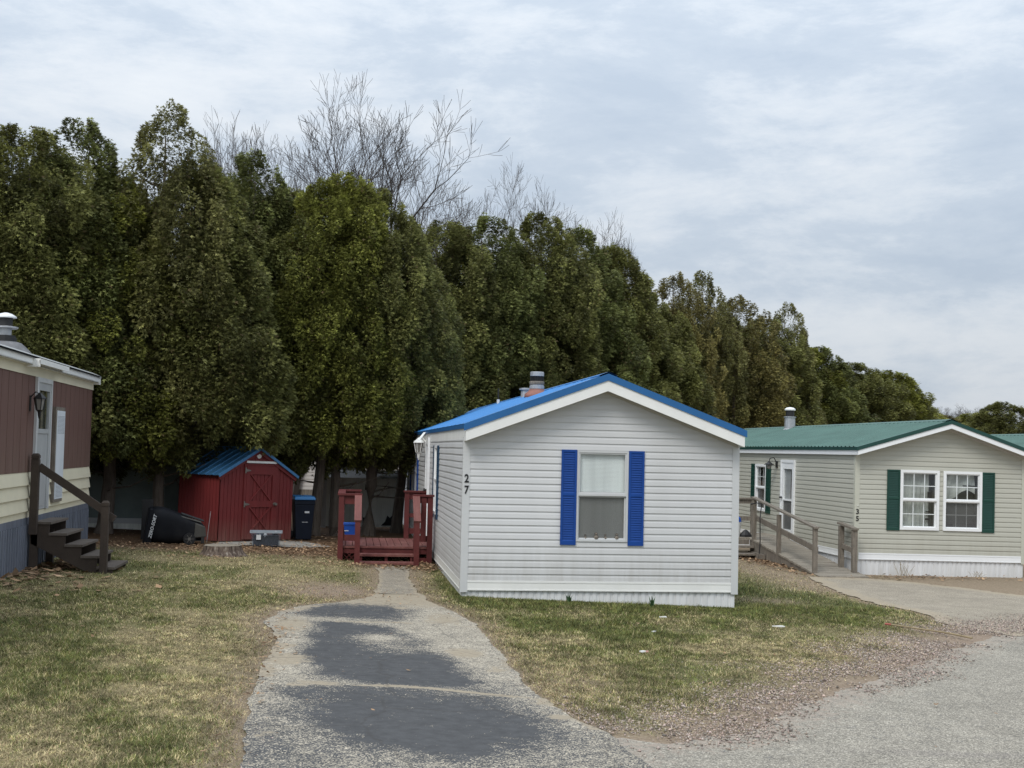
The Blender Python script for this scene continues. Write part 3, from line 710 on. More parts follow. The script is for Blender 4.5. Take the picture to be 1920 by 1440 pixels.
def mobile_home(root, W, D, zb, zt, z_eave, z_peak, oh_side, oh_front, mats, holes_front, holes_left, roof_kind, ground_front, ground_left, post=.09, xp=None, course=.1016, fascia=.15, trim=.10, left_len=None):
    """local frame: front-left wall corner at (0,0); front faces -y"""
    sid, trimm, white, skirtm, roofm, rtrim, soff = mats
    xp = xp or W/2
    slope = (z_peak-z_eave)/(xp+oh_side)
    zsof = z_eave - trim - fascia                     # soffit level at eave
    Tf = T_front(0, 0); Tl = T_left(0, 0); Tr = T_right(W, 0)
    zwall = lambda u: zsof + .03 + slope*(min(u, W-u) if abs(xp-W/2) < .01 else (u if u < xp else (W-u)*xp/(W-xp))) + slope*oh_side*.6
    zmax = zwall(xp)
    def ur(z):
        z0 = zwall(0)
        if z <= z0: return (post, W-post)
        t = (z-z0)/(zmax-z0) if zmax > z0 else 1
        t = min(t, 1)
        return (max(post, xp*t), min(W-post, W-(W-xp)*t))
    mb = siding(MB(), Tf, zt, zmax, course, ur, holes_front, wav=.0)
    wl = siding(mb, Tl, zt, zsof+.02, course, lambda z: (post, D), holes_left, wav=.004)
    siding(mb, Tr, zt, zsof+.02, course, lambda z: (post, D))
    mb.box(0, W, D-.02, D, zb, zsof)
    mb.build('siding', sid, root)
    for x0 in (0, W):
        s = 1 if x0 == 0 else -1
        c = MB(); xa, xb = sorted((x0-s*.018, x0+s*post)); c.box(xa, xb, -.018, .0, zb-.04, zsof+.06)
        xa, xb = sorted((x0-s*.018, x0)); c.box(xa, xb, .0, post*.9, zb-.04, zsof+.06)
        c.build('corner_post', trimm, root)
    bnd = MB()
    for T, a, b_ in ((Tf, post, W-post), (Tl, post*.9, D), (Tr, post*.9, D)):
        bnd.box(a, b_, zb+.0, zt-.03, .0, .016, T); bnd.box(a, b_, zt-.028, zt, .0, .021, T); bnd.box(a, b_, zb-.012, zb+.006, .0, .021, T)
    bnd.build('skirting_band', white, root)
    sk = MB(); skirt(sk, lambda u, v, d: (u, .025-d, v), .02, W-.02, ground_front, zb-.002)
    skirt(sk, lambda u, v, d: (.025-d, u, v), .03, D, ground_left, zb-.002)
    skirt(sk, lambda u, v, d: (W-.025+d, u, v), .03, D, lambda u: -.6, zb-.002)
    sk.build('skirting', skirtm, root)
    # roof
    rf = MB(); p, rb, rw = roof_kind
    metal_roof(rf, -oh_side, z_eave, xp, z_peak, -oh_front, D+.2, p, rb, rw)
    metal_roof(rf, W+oh_side, z_eave, xp, z_peak, -oh_front, D+.2, p, rb, rw)
    roof = rf.build('roof', roofm, root)
    cap = MB(); k = .13
    for s in (-1, 1):
        cap.quad((xp, -oh_front-.01, z_peak+.022), (xp, D+.2, z_peak+.022), (xp+s*k, D+.2, z_peak+.022-k*slope), (xp+s*k, -oh_front-.01, z_peak+.022-k*slope))
        cap.quad((xp+s*k, D+.2, z_peak+.022-k*slope), (xp+s*k, -oh_front-.01, z_peak+.022-k*slope), (xp+s*k, -oh_front-.01, z_peak-.004-k*slope), (xp+s*k, D+.2, z_peak-.004-k*slope))
    cap.build('ridge_cap', roofm, roof)
    gable_trim(root, 0, (-oh_side-.01, z_eave-.004), (W+oh_side+.01, z_eave-.004), (xp, z_peak-.004), -oh_front-.028, trim, rtrim, 'roof_edge_trim')
    gable_trim(root, 0, (-oh_side+.02, z_eave-trim+.03), (W+oh_side-.02, z_eave-trim+.03), (xp, z_peak-trim+.02), -oh_front-.012, fascia+.03, white, 'rake_board', .04)
    e = MB()
    for x0, s in ((-oh_side, 1), (W+oh_side, -1)):
        xa, xb = sorted((x0, x0+s*.02)); e.box(xa, xb, -oh_front+.03, D+.2, z_eave-.07, z_eave-.006)
    e.build('eave_drip_edge', rtrim, root)
    e = MB()
    for x0, s in ((-oh_side, 1), (W+oh_side, -1)):
        xa, xb = sorted((x0+s*.021, x0+s*.05)); e.box(xa, xb, -oh_front+.03, D+.2, zsof, z_eave-.03)
    e.build('eave_fascia', white, root)
    so = MB()
    # sloped soffit under the rake, with a trim strip against the wall
    zo = lambda x: (z_eave + slope*((x+oh_side) if x < xp else (W+oh_side-x)*(xp+oh_side)/(W-xp+oh_side))) - trim - fascia*.88
    for (xa, xb) in ((-oh_side+.03, xp), (xp, W+oh_side-.03)):
        so.quad((xa, -oh_front+.02, zo(xa)), (xb, -oh_front+.02, zo(xb)), (xb, .03, zo(xb)), (xa, .03, zo(xa)))
    for (xa, xb) in ((0.0, xp), (xp, W)):
        so.hexa([(xa, -.035, zo(xa)-.045), (xb, -.035, zo(xb)-.045), (xb, .0, zo(xb)-.045), (xa, .0, zo(xa)-.045), (xa, -.035, zo(xa)-.002), (xb, -.035, zo(xb)-.002), (xb, .0, zo(xb)-.002), (xa, .0, zo(xa)-.002)])
    for x0, x1 in ((-oh_side+.03, .0), (W, W+oh_side-.03)): so.quad((x0, .03, zsof+.01), (x1, .03, zsof+.01), (x1, D, zsof+.01), (x0, D, zsof+.01))
    so.build('soffit', soff, root)
    return slope, roof

# ------------------------------------------------------------------ home 27
HX, HY = 1.626, 19.268
h27 = thing('mobile_home', 'light grey mobile home with blue metal roof and blue shutters, number 27 on its corner', 'mobile home', (HX, HY, 0), (0, 0, .010))
W27, D27 = 4.13, 18.2
lx = lambda X: X-HX
gl = lambda u: gz1(HX)-.04
hw = (1.672, 2.452, .825, 2.165)     # window opening in u, v
side_win = [(4.95, 5.65, .93, 2.20), (11.1, 11.9, .93, 2.20), (14.0, 14.8, .93, 2.2)]
door27 = (7.15, 8.05, .36, 2.28)
sl27, roof27 = mobile_home(h27, W27, D27, .108, .238, 2.515, 3.30, .03, .28,
    (M['grey_siding'], M['grey_trim'], M['white_trim'], M['white_metal'], M['blue_roof'], M['blue_trim'], M['soffit']),
    [(hw[0], hw[1], hw[2], hw[3])], side_win + [door27], (.76, .012, .03),
    lambda u: gz1(HX+u)-.05, gl, xp=2.065)
Tf = T_front(0, 0); Tl = T_left(0, 0)
window(h27, Tf, hw[0], hw[1], hw[2], hw[3], M['grey_trim'], fw=.030, proud=.022, vmid=1.515, sash=.034)
shutter(h27, Tf, 1.44, 1.672, .772, 2.172, M['blue_shutter'], .0335)
shutter(h27, Tf, 2.455, 2.688, .772, 2.172, M['blue_shutter'], .0335)
for i, (a, b_, c, d_) in enumerate(side_win):
    window(h27, Tl, a, b_, c, d_, M['bright_white'], fw=.05, proud=.035)
    shutter(h27, Tl, a-.29, a-.005, c-.07, d_, M['teal_shutter'] if i == 0 else M['blue_shutter'])
    shutter(h27, Tl, b_+.005, b_+.29, c-.07, d_, M['teal_shutter'] if i == 0 else M['blue_shutter'])
dr = MB(); a, b_, c, d_ = door27
dr.box(a, a+.06, c, d_, -.03, .045, Tl); dr.box(b_-.06, b_, c, d_, -.03, .045, Tl); dr.box(a+.06, b_-.06, d_-.06, d_, -.03, .043, Tl)
dr.box(a+.06, b_-.06, c, c+.85, -.02, .03, Tl); dr.box(a+.06, a+.16, c+.85, d_-.06, -.02, .03, Tl); dr.box(b_-.16, b_-.06, c+.85, d_-.06, -.02, .03, Tl); dr.box(a+.16, b_-.16, d_-.14, d_-.06, -.02, .028, Tl)
dobj = dr.build('door', M['bright_white'], h27)
p = MB(); p.box(a+.16, b_-.16, c+.85, d_-.14, -.015, .012, Tl); p.build('pane', M['glass_dark'], dobj)
p = MB(); p.tube([Tl(a+.11, c+.95, .03), Tl(a+.11, c+.95, .09)], .02, 8).tube([Tl(a+.11, c+.95, .09), Tl(a+.11, c+.95, .12)], .035, 8); p.build('handle', M['dark_metal'], dobj)
# lantern beside the door
def lantern(parent, T, u, v, mat, panes, s=1.0):
    o = MB(); o.box(u-.05*s, u+.05*s, v-.12*s, v+.12*s, .012, .03, T)
    P = [Vector(T(u, v+.1*s, .03)), Vector(T(u, v+.18*s, .10)), Vector(T(u, v+.14*s, .16))]
    o.tube(P, .010*s, 6)
    cx = Vector(T(u, v, .16)); sc = s
    o.lathe([(.012*sc, .17*sc), (.03*sc, .15*sc), (.085*sc, .10*sc), (.10*sc, .08*sc), (.10*sc, .07*sc)], 6, cx)
    o.lathe([(.055*sc, -.10*sc), (.03*sc, -.13*sc), (.02*sc, -.2*sc), (.008*sc, -.24*sc)], 6, cx)
    for j in range(6):
        t = 2*math.pi*j/6
        o.tube([cx+Vector((.085*sc*math.cos(t), .085*sc*math.sin(t), .075*sc)), cx+Vector((.052*sc*math.cos(t), .052*sc*math.sin(t), -.10*sc))], .007*sc, 4)
    l = o.build('wall_lantern', mat, parent)
    g = MB(); g.lathe([(.048*sc, -.10*sc), (.078*sc, .072*sc)], 6, cx); g.build('lamp_glass', panes, l)
    return l
M['lamp_glass'] = pmat('dusty_lamp_glass', (.22, .21, .19), .35, .1, 6)
lantern(h27, Tl, 8.45, 2.17, M['white_trim'], M['lamp_glass'], 1.15)
# house numbers on the corner post
dg27 = digits(h27, '2\n7', .165, (.043, -.0225, 1.664), M['black'], bold=.004); dg27.scale = (.8, 1, 1)
# roof fittings
def on_roof(u, y, z_e, oh, sl): return Vector((u, y, z_e + sl*(u+oh)))
fl = on_roof(1.70, 4.35, 2.515, .03, sl27)
c_ = MB(); c_.lathe([(.23, -.08), (.22, .0), (.155, .05), (.135, .08), (.135, .10)], 16, fl); boot = c_.build('chimney_flashing', M['rust_boot'], roof27, True)
c_ = MB(); c_.lathe([(.135, .09), (.135, .15), (.125, .155), (.125, .17)], 16, fl); ch = c_.build('chimney_pipe', M['galv'], roof27)
c_ = MB(); c_.lathe([(.13, .17), (.137, .19), (.137, .215), (.13, .235)], 16, fl); c_.build('chimney_collar', M['weathered'], ch)
c_ = MB()
for j in range(26):
    t = 2*math.pi*j/26; c_.tube([fl+Vector((.118*math.cos(t), .118*math.sin(t), .23)), fl+Vector((.118*math.cos(t), .118*math.sin(t), .33))], .006, 4)
c_.lathe([(.098, .23), (.098, .33)], 14, fl); c_.build('chimney_cage', M['dark_metal'], ch)
c_ = MB(); c_.lathe([(.122, .325), (.126, .33), (.126, .395), (.115, .405), (.02, .41)], 16, fl); c_.build('chimney_cap', M['galv'], ch)
v2 = on_roof(1.83, 6.75, 2.515, .03, sl27)
c_ = MB(); c_.lathe([(.10, -.08), (.09, .10), (.09, .13), (.125, .135), (.125, .165), (.03, .175)], 14, v2); c_.build('roof_vent', M['galv'], roof27)
v3 = on_roof(.98, 14.7, 2.515, .03, sl27)
c_ = MB(); c_.lathe([(.14, -.05), (.085, .06), (.075, .24), (.075, .25), (.12, .255), (.12, .285), (.03, .295)], 12, v3)
pv = c_.build('vent_pipe', M['pipe_white'], roof27)
v4 = on_roof(1.88, 11.7, 2.515, .03, sl27)
c_ = MB(); c_.tube([v4, v4+Vector((0, 0, .10))], .035, 8); c_.build('vent_stub', M['pipe_white'], roof27)
c_ = MB(); c_.tube([v4+Vector((0, 0, .09)), v4+Vector((0, 0, .36))], .02, 6); c_.build('antenna_mast', M['dark_metal'], roof27)
# loose strip of trim hanging off the left eave, downspout by the door
c_ = MB(); c_.beam((-.06, 8.2, 2.47), (-.22, 7.6, 2.30), .05, .008); c_.build('loose_trim_strip', M['white_trim'], h27)
c_ = MB(); c_.box(-.07, -.02, 7.0, 7.05, .12, 2.36); c_.build('downspout', M['bright_white'], h27)
# knick-knacks behind the lower pane
for u, s in ((1.83, .035), (1.99, .05), (2.13, .038), (2.30, .045)):
    c_ = MB(); c_.lathe([(s*.7, 0), (s*.9, s*.6), (s*.35, s*1.1), (s*.55, s*1.6), (s*.2, s*2.0)], 8, (u, .042, .86)); c_.build('sill_ornament', M['weathered'], h27)

# ------------------------------------------------------------------ home 35
X35, Y35 = 10.369, 26.406
h35 = thing('mobile_home', 'sage green mobile home with green metal roof and twin front windows, number 35', 'mobile home', (X35, Y35, 0), (0, .010, 0))
W35, D35 = 3.72, 14.0
f35 = [(.96, 1.81, .685, 1.93), (1.90, 2.75, .685, 1.93)]
l35 = [(5.9, 6.78, .74, 1.93)]; d35 = (3.72, 4.72, .28, 2.06)
sl35, roof35 = mobile_home(h35, W35, D35, .062, .187, 2.37, 2.99, .10, .30,
    (M['sage_siding'], M['sage_trim'], M['bright_white'], M['white_metal'], M['green_roof'], M['green_trim'], M['soffit']),
    f35, l35 + [d35], (.23, .02, .05),
    lambda u: -.30 + .0*u, lambda u: -.32, post=.085, xp=1.93, fascia=.09, trim=.075)
Tf = T_front(0, 0); Tl = T_left(0, 0)
M['room35'] = pmat('dim_room', (.20, .21, .195), .8, .35, 2.0, (1, 1, 2.0))
M['curtain'] = pmat('sheer_curtain', (.40, .42, .39), .8, .3, 2.2, (1.5, 1.5, 3))
wA = window(h35, Tf, *f35[0], M['bright_white'], fw=.055, proud=.04, grid=(3, 2), blind=False, lower_screen=False, interior=M['room35'])
wB = window(h35, Tf, *f35[1], M['bright_white'], fw=.055, proud=.04, grid=(3, 2), blind=False, lower_screen=True, interior=M['room35'])
c_ = MB()
for (fu0, fu1) in ((1.02, 1.66),):
    n = 40
    for i in range(n):
        u0_ = fu0+(fu1-fu0)*i/n; u1_ = fu0+(fu1-fu0)*(i+1)/n
        c_.quad(Tf(u0_, .74, -.16-.012*math.sin(i*1.1)), Tf(u1_, .74, -.16-.012*math.sin((i+1)*1.1)), Tf(u1_, 1.88, -.15-.008*math.sin((i+1)*1.1)), Tf(u0_, 1.88, -.15-.008*math.sin(i*1.1)))
c_.build('curtain', M['curtain'], wA)
c_ = MB(); n = 30
def cv(i, t): # draped swag
    u = 1.96+.70*i/n; return Tf(u, 1.86-t*(.42+.10*math.sin(i*.19+.4)), -.13-.02*math.sin(i*.7+t*3))
for i in range(n):
    for j in range(5): c_.quad(cv(i, j/5), cv(i+1, j/5), cv(i+1, (j+1)/5), cv(i, (j+1)/5))
c_.build('curtain', M['curtain'], wB)
for q in ((1.62, 1.70, 1.36, 1.48), (1.60, 1.72, 1.315, 1.335), (1.58, 1.68, 1.06, 1.08), (1.58, 1.68, 1.01, 1.03), (1.57, 1.67, .89, .93)):
    c_ = MB(); c_.box(*q, -.12, -.1, Tf); c_.build('dark_item', M['black'], wA)
for q in ((1.97, 2.18, .74, .82), (2.46, 2.68, .74, .83), (2.4, 2.68, 1.62, 1.64)):
    c_ = MB(); c_.box(*q, -.14, -.1, Tf); c_.build('dark_item', M['black'], wB)
shutter(h35, Tf, .675, .955, .665, 1.925, M['green_shutter']); shutter(h35, Tf, 2.755, 3.03, .665, 1.925, M['green_shutter'])
window(h35, Tl, *l35[0], M['bright_white'], fw=.06, proud=.04, grid=(3, 2), blind=False)
shutter(h35, Tl, 5.54, 5.895, .70, 1.93, M['green_shutter']); shutter(h35, Tl, 6.785, 7.14, .70, 1.93, M['green_shutter'])
a, b_, c, d_ = d35
dr = MB(); dr.box(a, a+.07, c, d_, -.03, .05, Tl); dr.box(b_-.07, b_, c, d_, -.03, .05, Tl); dr.box(a+.07, b_-.07, d_-.07, d_, -.03, .048, Tl)
dr.box(a+.07, a+.18, c, d_-.07, -.02, .035, Tl); dr.box(b_-.18, b_-.07, c, d_-.07, -.02, .035, Tl); dr.box(a+.18, b_-.18, d_-.22, d_-.07, -.02, .033, Tl); dr.box(a+.18, b_-.18, c, c+.12, -.02, .033, Tl); dr.box(a+.18, b_-.18, c+.80, c+.84, -.02, .033, Tl)
dobj = dr.build('storm_door', M['bright_white'], h35)
p = MB(); p.quad(Tl(a+.18, c+.84, .015), Tl(b_-.18, c+.84, .015), Tl(b_-.18, d_-.22, .015), Tl(a+.18, d_-.22, .015)); p.build('pane', M['glass'], dobj)
p = MB(); p.quad(Tl(a+.18, c+.12, .015), Tl(b_-.18, c+.12, .015), Tl(b_-.18, c+.80, .015), Tl(a+.18, c+.80, .015)); p.build('screen_panel', M['screen'], dobj)
p = MB(); p.box(a+.18, b_-.18, c+.1, d_-.2, -.03, -.02, Tl); p.build('inner_door', M['storm_door'], dobj)
p = MB(); p.box(a+.2, a+.38, c+.86, d_-.25, -.019, -.012, Tl); p.build('inner_glazing', M['glass_dark'], dobj)
p = MB(); p.tube([Tl(b_-.12, c+.87, .03), Tl(b_-.12, c+.87, .10)], .022, 8); p.build('handle', M['dark_metal'], dobj)
# bracket lamp
o = MB(); o.box(5.02, 5.14, 1.86, 2.02, .012, .04, Tl)
o.tube([Tl(5.08, 1.98, .03), Tl(5.08, 2.10, .10), Tl(5.08, 2.08, .20), Tl(5.08, 1.98, .22)], .012, 6)
o.lathe([(.02, .06), (.04, .04), (.13, -.02), (.12, -.03)], 10, Tl(5.08, 1.95, .22))
lmp = o.build('wall_lamp', M['dark_metal'], h35)
o = MB(); o.lathe([(.02, -.13), (.055, -.10), (.06, -.03)], 10, Tl(5.08, 1.95, .22)); o.build('lamp_glass', M['lamp_glass'], lmp)
digits(h35, '3\n5', .145, (.045, -.0225, .985), M['black'], bold=.003)
c_ = MB(); c_.lathe([(.012, 0), (.014, .01)], 8, (.05, -.03, 1.15)); c_.build('bell_button', M['bright_white'], h35)
q = on_roof(1.75, 9.4, 2.37, .10, sl35)
c_ = MB(); c_.lathe([(.20, -.05), (.15, .0), (.145, .30), (.17, .31), (.17, .335)], 14, q); ch = c_.build('chimney_pipe', M['galv'], roof35)
c_ = MB(); c_.lathe([(.12, .335), (.12, .52)], 12, q); c_.build('chimney_cage', M['dark_metal'], ch)
c_ = MB(); c_.lathe([(.15, .51), (.15, .545), (.10, .585), (.02, .60)], 14, q); c_.build('chimney_cap', M['white_trim'], ch)
q = Vector((3.05, 3.6, 2.37+sl35*(W35+.1-3.05)))
c_ = MB(); c_.box(q.x-.10, q.x+.10, q.y-.1, q.y+.1, q.z-.06, q.z+.16); c_.box(q.x-.17, q.x+.17, q.y-.17, q.y+.17, q.z+.16, q.z+.19); c_.box(q.x-.17, q.x+.17, q.y-.17, q.y+.17, q.z+.33, q.z+.38)
rv = c_.build('roof_vent', M['galv'], roof35)
c_ = MB(); c_.box(q.x-.13, q.x+.13, q.y-.13, q.y+.13, q.z+.19, q.z+.33); c_.build('vent_cage', M['dark_metal'], rv)

# ------------------------------------------------------------------ home far right (only its roof end shows)
h3 = thing('mobile_home', 'far mobile home at right edge, only its pale green roof showing past the sage home', 'mobile home', (18.0, 31.5, -.3))
mobile_home(h3, 3.9, 14, .36, .48, 2.62, 3.25, .1, .3, (M['sage_siding'], M['sage_trim'], M['bright_white'], M['white_metal'], M['green_roof'], M['green_trim'], M['soffit']), [], [], (.23, .02, .05), lambda u: -.1, lambda u: -.1)

# ------------------------------------------------------------------ left home (maroon and cream)
hl = thing('mobile_home', 'maroon and cream mobile home with slate blue skirting and a grey storm door', 'mobile home', (-4.75, 18.95, 0), (0, 0, .021))
Tr = T_right(0, 0); U0, U1 = -9.0, 6.55
mb = MB()
# maroon vertical grooved panels
u = U0; dgap = (1.62, 2.76)
def panel(mb, a, b_, z0, z1, d0=.0, d1=.02): mb.box(a, b_, z0, z1, d0, d1, Tr)
while u < U1:
    w_ = .405 if (int(u*10) % 3) else .41
    a, b_ = u, min(u+w_-.018, U1)
    for (p0, p1) in ((a, min(b_, dgap[0])), (max(a, dgap[1]), b_)):
        if p1-p0 > .01: panel(mb, p0, p1, 1.66, 3.10)
    u += w_
for (p0, p1) in ((U0, dgap[0]), (dgap[1], U1)): mb.box(p0, p1, 1.66, 3.10, -.03, -.012, Tr)
mb.build('maroon_panel', M['maroon'], hl)
mb = MB()
siding(mb, Tr, 1.085, 1.66, .192, lambda z: (U0, U1+.0), [(dgap[0], dgap[1], 1.0, 1.7)], prof=[(0, .045), (1.0, .012)])
mb.box(U0, dgap[0], .985, 1.10, -.02, .012, Tr); mb.box(dgap[1], U1, .985, 1.10, -.02, .012, Tr); mb.box(dgap[0], dgap[1], .985, 1.06, -.02, .012, Tr)
for zz in np.arange(1.085, 1.6, .192): mb.poly_prism([(0, zz), (.045, zz), (.012, zz+.192), (0, zz+.192)], lambda a, v, t: Tr(U1+t, v, a), 0, .004)
mb.build('cream_siding', M['cream'], hl)
mb = MB(); mb.box(U0, U1+.05, 3.092, 3.30, -.02, .03, Tr); mb.box(U0, U1+.05, 3.09, 3.10, .03, .036, Tr); mb.build('cream_frieze', M['cream'], hl)
mb = MB(); mb.box(U0, U1+.005, .885, .985, -.02, .022, Tr); mb.build('skirting_band', M['slate_skirt'], hl)
mb = MB(); skirt(mb, lambda u, v, d: Tr(u, v, d), U0, U1, lambda u: .12, .887, .15, .035); mb.box(U1-.02, U1, .1, .885, -3.6, 0, Tr); mb.build('skirting', M['slate_skirt'], hl)
mb = MB(); mb.box(U1-.02, U1, .885, 3.3, -3.6, -.025, Tr); mb.build('end_wall', M['cream'], hl)
# roof with bowed top, gutter
mb = MB(); pr = [(.16, 3.355), (0, 3.42), (-.9, 3.66), (-1.8, 3.75), (-2.7, 3.66), (-3.76, 3.355)]
for (xa, za), (xb, zb_) in zip(pr[:-1], pr[1:]):
    mb.quad((xa, U0, za), (xa, U1+.1, za), (xb, U1+.1, zb_), (xb, U0, zb_)); mb.quad((xa, U0, za-.03), (xa, U1+.1, za-.03), (xb, U1+.1, zb_-.03), (xb, U0, zb_-.03))
    mb.quad((xa, U1+.1, za-.03), (xa, U1+.1, za), (xb, U1+.1, zb_), (xb, U1+.1, zb_-.03))
M['tin_roof'] = pmat('pale_tin_roof', (.34, .35, .35), .5, .15, 3)
rfl = mb.build('roof', M['tin_roof'], hl)
mb = MB()
for (z0, z1, d0, d1) in ((3.235, 3.25, .03, .135), (3.235, 3.33, .12, .135), (3.25, 3.335, .03, .04)): mb.box(U0, U1+.02, z0, z1, d0, d1, Tr)
mb.box(U1+.02, U1+.11, 3.20, 3.345, .02, .145, Tr)
gt = mb.build('gutter', M['white_trim'], hl)
mb = MB(); mb.box(.85, 3.05, 3.30, 3.322, .03, .24, Tr); mb.box(.85, 3.05, 3.245, 3.30, .225, .24, Tr); mb.box(.85, .87, 3.20, 3.3, .06, .24, Tr); mb.build('door_awning', M['white_trim'], hl)
# door
a, b_ = dgap; dr = MB()
dr.box(a, a+.09, 1.06, 3.09, -.03, .06, Tr); dr.box(b_-.06, b_, 1.06, 3.09, -.03, .055, Tr); dr.box(a+.09, b_-.06, 3.02, 3.09, -.03, .055, Tr)
dfr = dr.build('door_frame', M['grey_frame'], hl)
dr = MB(); dr.box(a+.09, a+.25, 1.07, 3.02, -.01, .04, Tr); dr.box(b_-.14, b_-.06, 1.07, 3.02, -.01, .04, Tr); dr.box(a+.25, b_-.14, 2.90, 3.02, -.01, .038, Tr); dr.box(a+.25, b_-.14, 2.24, 2.31, -.01, .038, Tr); dr.box(a+.25, b_-.14, 1.07, 2.24, -.01, .024, Tr); dr.box(a+.33, b_-.22, 1.12, 1.58, .02, .030, Tr)
sd = dr.build('storm_door', M['storm_door'], hl)
p = MB(); p.quad(Tr(a+.25, 2.31, .02), Tr(b_-.14, 2.31, .02), Tr(b_-.14, 2.90, .02), Tr(a+.25, 2.90, .02)); p.build('pane', M['glass'], sd)
p = MB(); p.quad(Tr(a+.25, 2.31, -.02), Tr(b_-.14, 2.31, -.02), Tr(b_-.14, 2.90, -.02), Tr(a+.25, 2.90, -.02)); p.build('door_shadow', M['glass_dark'], sd)
p = MB(); p.box(a+.62, a+.76, 2.31, 2.90, -.015, -.008, Tr); p.build('inner_curtain', M['weathered'], sd)
lantern(hl, Tr, 1.30, 2.68, M['black'], M['lamp_glass'], .95)
# tall wooden-framed thermometer-like vent panel beside the door
pn = MB(); pn.box(2.98, 3.72, 1.14, 2.68, .022, .075, Tr); pp = pn.build('panel_frame', M['weathered'], hl)
M['pale_panel'] = pmat('pale_blue_white_panel', (.70, .74, .78), .4, .08, 2)
pn = MB(); pn.box(3.06, 3.70, 1.19, 2.62, .075, .082, Tr); pnl = pn.build('white_panel', M['pale_panel'], pp)
M['panel_mark'] = pmat('grey_perforation', (.30, .33, .36), .6, .1, 9)
pn = MB()
for i in range(12):
    for (z0, n) in ((2.25, 14), (1.22, 13)):
        for j in range(n):
            pn.box(3.12+i*.046, 3.145+i*.046, z0+j*.021, z0+j*.021+.011, .082, .0835, Tr)
pn.build('perforation', M['panel_mark'], pnl)
# chimney
q = Vector((-.80, 3.15, 3.64))
c_ = MB(); c_.lathe([(.42, -.10), (.34, -.02), (.26, .05), (.20, .07)], 14, q); fl_ = c_.build('chimney_flashing', M['hinge0'], rfl)
c_ = MB(); c_.lathe([(.185, .05), (.185, .13), (.165, .14), (.165, .17)], 14, q); c_.build('chimney_collar', M['dark_metal'], rfl)
c_ = MB(); c_.lathe([(.10, .17), (.10, .28)], 14, q); ch = c_.build('chimney_pipe', M['galv'], rfl)
c_ = MB(); c_.lathe([(.18, .28), (.20, .29), (.20, .31), (.11, .325)], 16, q); c_.build('chimney_ring', M['galv'], ch)
c_ = MB(); c_.lathe([(.11, .32), (.11, .46)], 14, q); c_.build('chimney_cage', M['dark_metal'], ch)
c_ = MB(); c_.lathe([(.17, .455), (.168, .475), (.10, .52), (.03, .54)], 16, q); c_.build('chimney_cap', M['pipe_white'], ch)

# ------------------------------------------------------------------ brown steps
st = thing('entry_steps', 'dark brown wooden steps with one handrail leading up to the maroon home', 'steps', (-4.2, 21.0, .19))
wx, wy, wz = 4.2, -21.0, -.19
def B(mb, x0, x1, y0, y1, z0, z1): mb.box(x0+wx, x1+wx, y0+wy, y1+wy, z0+wz, z1+wz)
xs0 = -4.70; run = .235; zs = [.925, .76, .595, .43, .265]; ya, yb = 20.40, 21.58
for i, z in enumerate(zs):
    t_ = MB(); x0 = xs0+.02+i*run; B(t_, x0, x0+run+.03, ya-.02, yb+.02, z-.035, z); t_.build('tread', M['brown_tread'], st)
for (y0, y1) in ((ya, ya+.04), (yb-.04, yb)):
    s_ = MB(); pts = [(xs0, .70)]
    for i, z in enumerate(zs):
        x0 = xs0+.02+i*run; pts += [(x0, z-.036), (x0+run, z-.036)]
    pts = [(xs0, .60), (xs0, zs[0]-.036)] + pts[2:] + [(xs0+.02+5*run, .17), (xs0+.02+3.55*run, .17)]
    s_.poly_prism([(a+wx, b_+wz) for a, b_ in pts], lambda u, v, d: (u, d, v), y0+wy, y1+wy)
    s_.build('stringer', M['brown_wood'], st)
def newel(mb, x, y, z0, z1, w=.105):
    B(mb, x-w/2, x+w/2, y-w/2, y+w/2, z0, z1-.09); B(mb, x-w*.42, x+w*.42, y-w*.42, y+w*.42, z1-.09, z1-.075); B(mb, x-w/2, x+w/2, y-w/2, y+w/2, z1-.075, z1-.03)
    h = w/2; k = w*.3
    mb.hexa([(x-h+wx, y-h+wy, z1-.03+wz), (x+h+wx, y-h+wy, z1-.03+wz), (x+h+wx, y+h+wy, z1-.03+wz), (x-h+wx, y+h+wy, z1-.03+wz), (x-k+wx, y-k+wy, z1+wz), (x+k+wx, y-k+wy, z1+wz), (x+k+wx, y+k+wy, z1+wz), (x-k+wx, y+k+wy, z1+wz)])
n_ = MB(); newel(n_, -3.63, ya-.055, .16, 1.255); n_.build('newel_post', M['brown_wood'], st)
n_ = MB(); newel(n_, -4.66, ya-.055, .74, 1.94, .11); n_.build('newel_post', M['brown_wood'], st)
for y0 in (ya, yb-.1):
    n_ = MB(); B(n_, -4.72, -4.61, y0, y0+.1, .15, .75); n_.build('support_post', M['brown_wood'], st)
n_ = MB(); n_.beam((-4.61+wx, ya-.05+wy, 1.745+wz), (-3.63+wx, ya-.05+wy, 1.095+wz), .04, .115); n_.build('handrail', M['brown_wood'], st)
n_ = MB(); n_.beam((-3.60+wx, ya+.02+wy, 1.04+wz), (-3.50+wx, ya+.02+wy, .98+wz), .04, .10); n_.build('rail_end', M['brown_wood'], st)

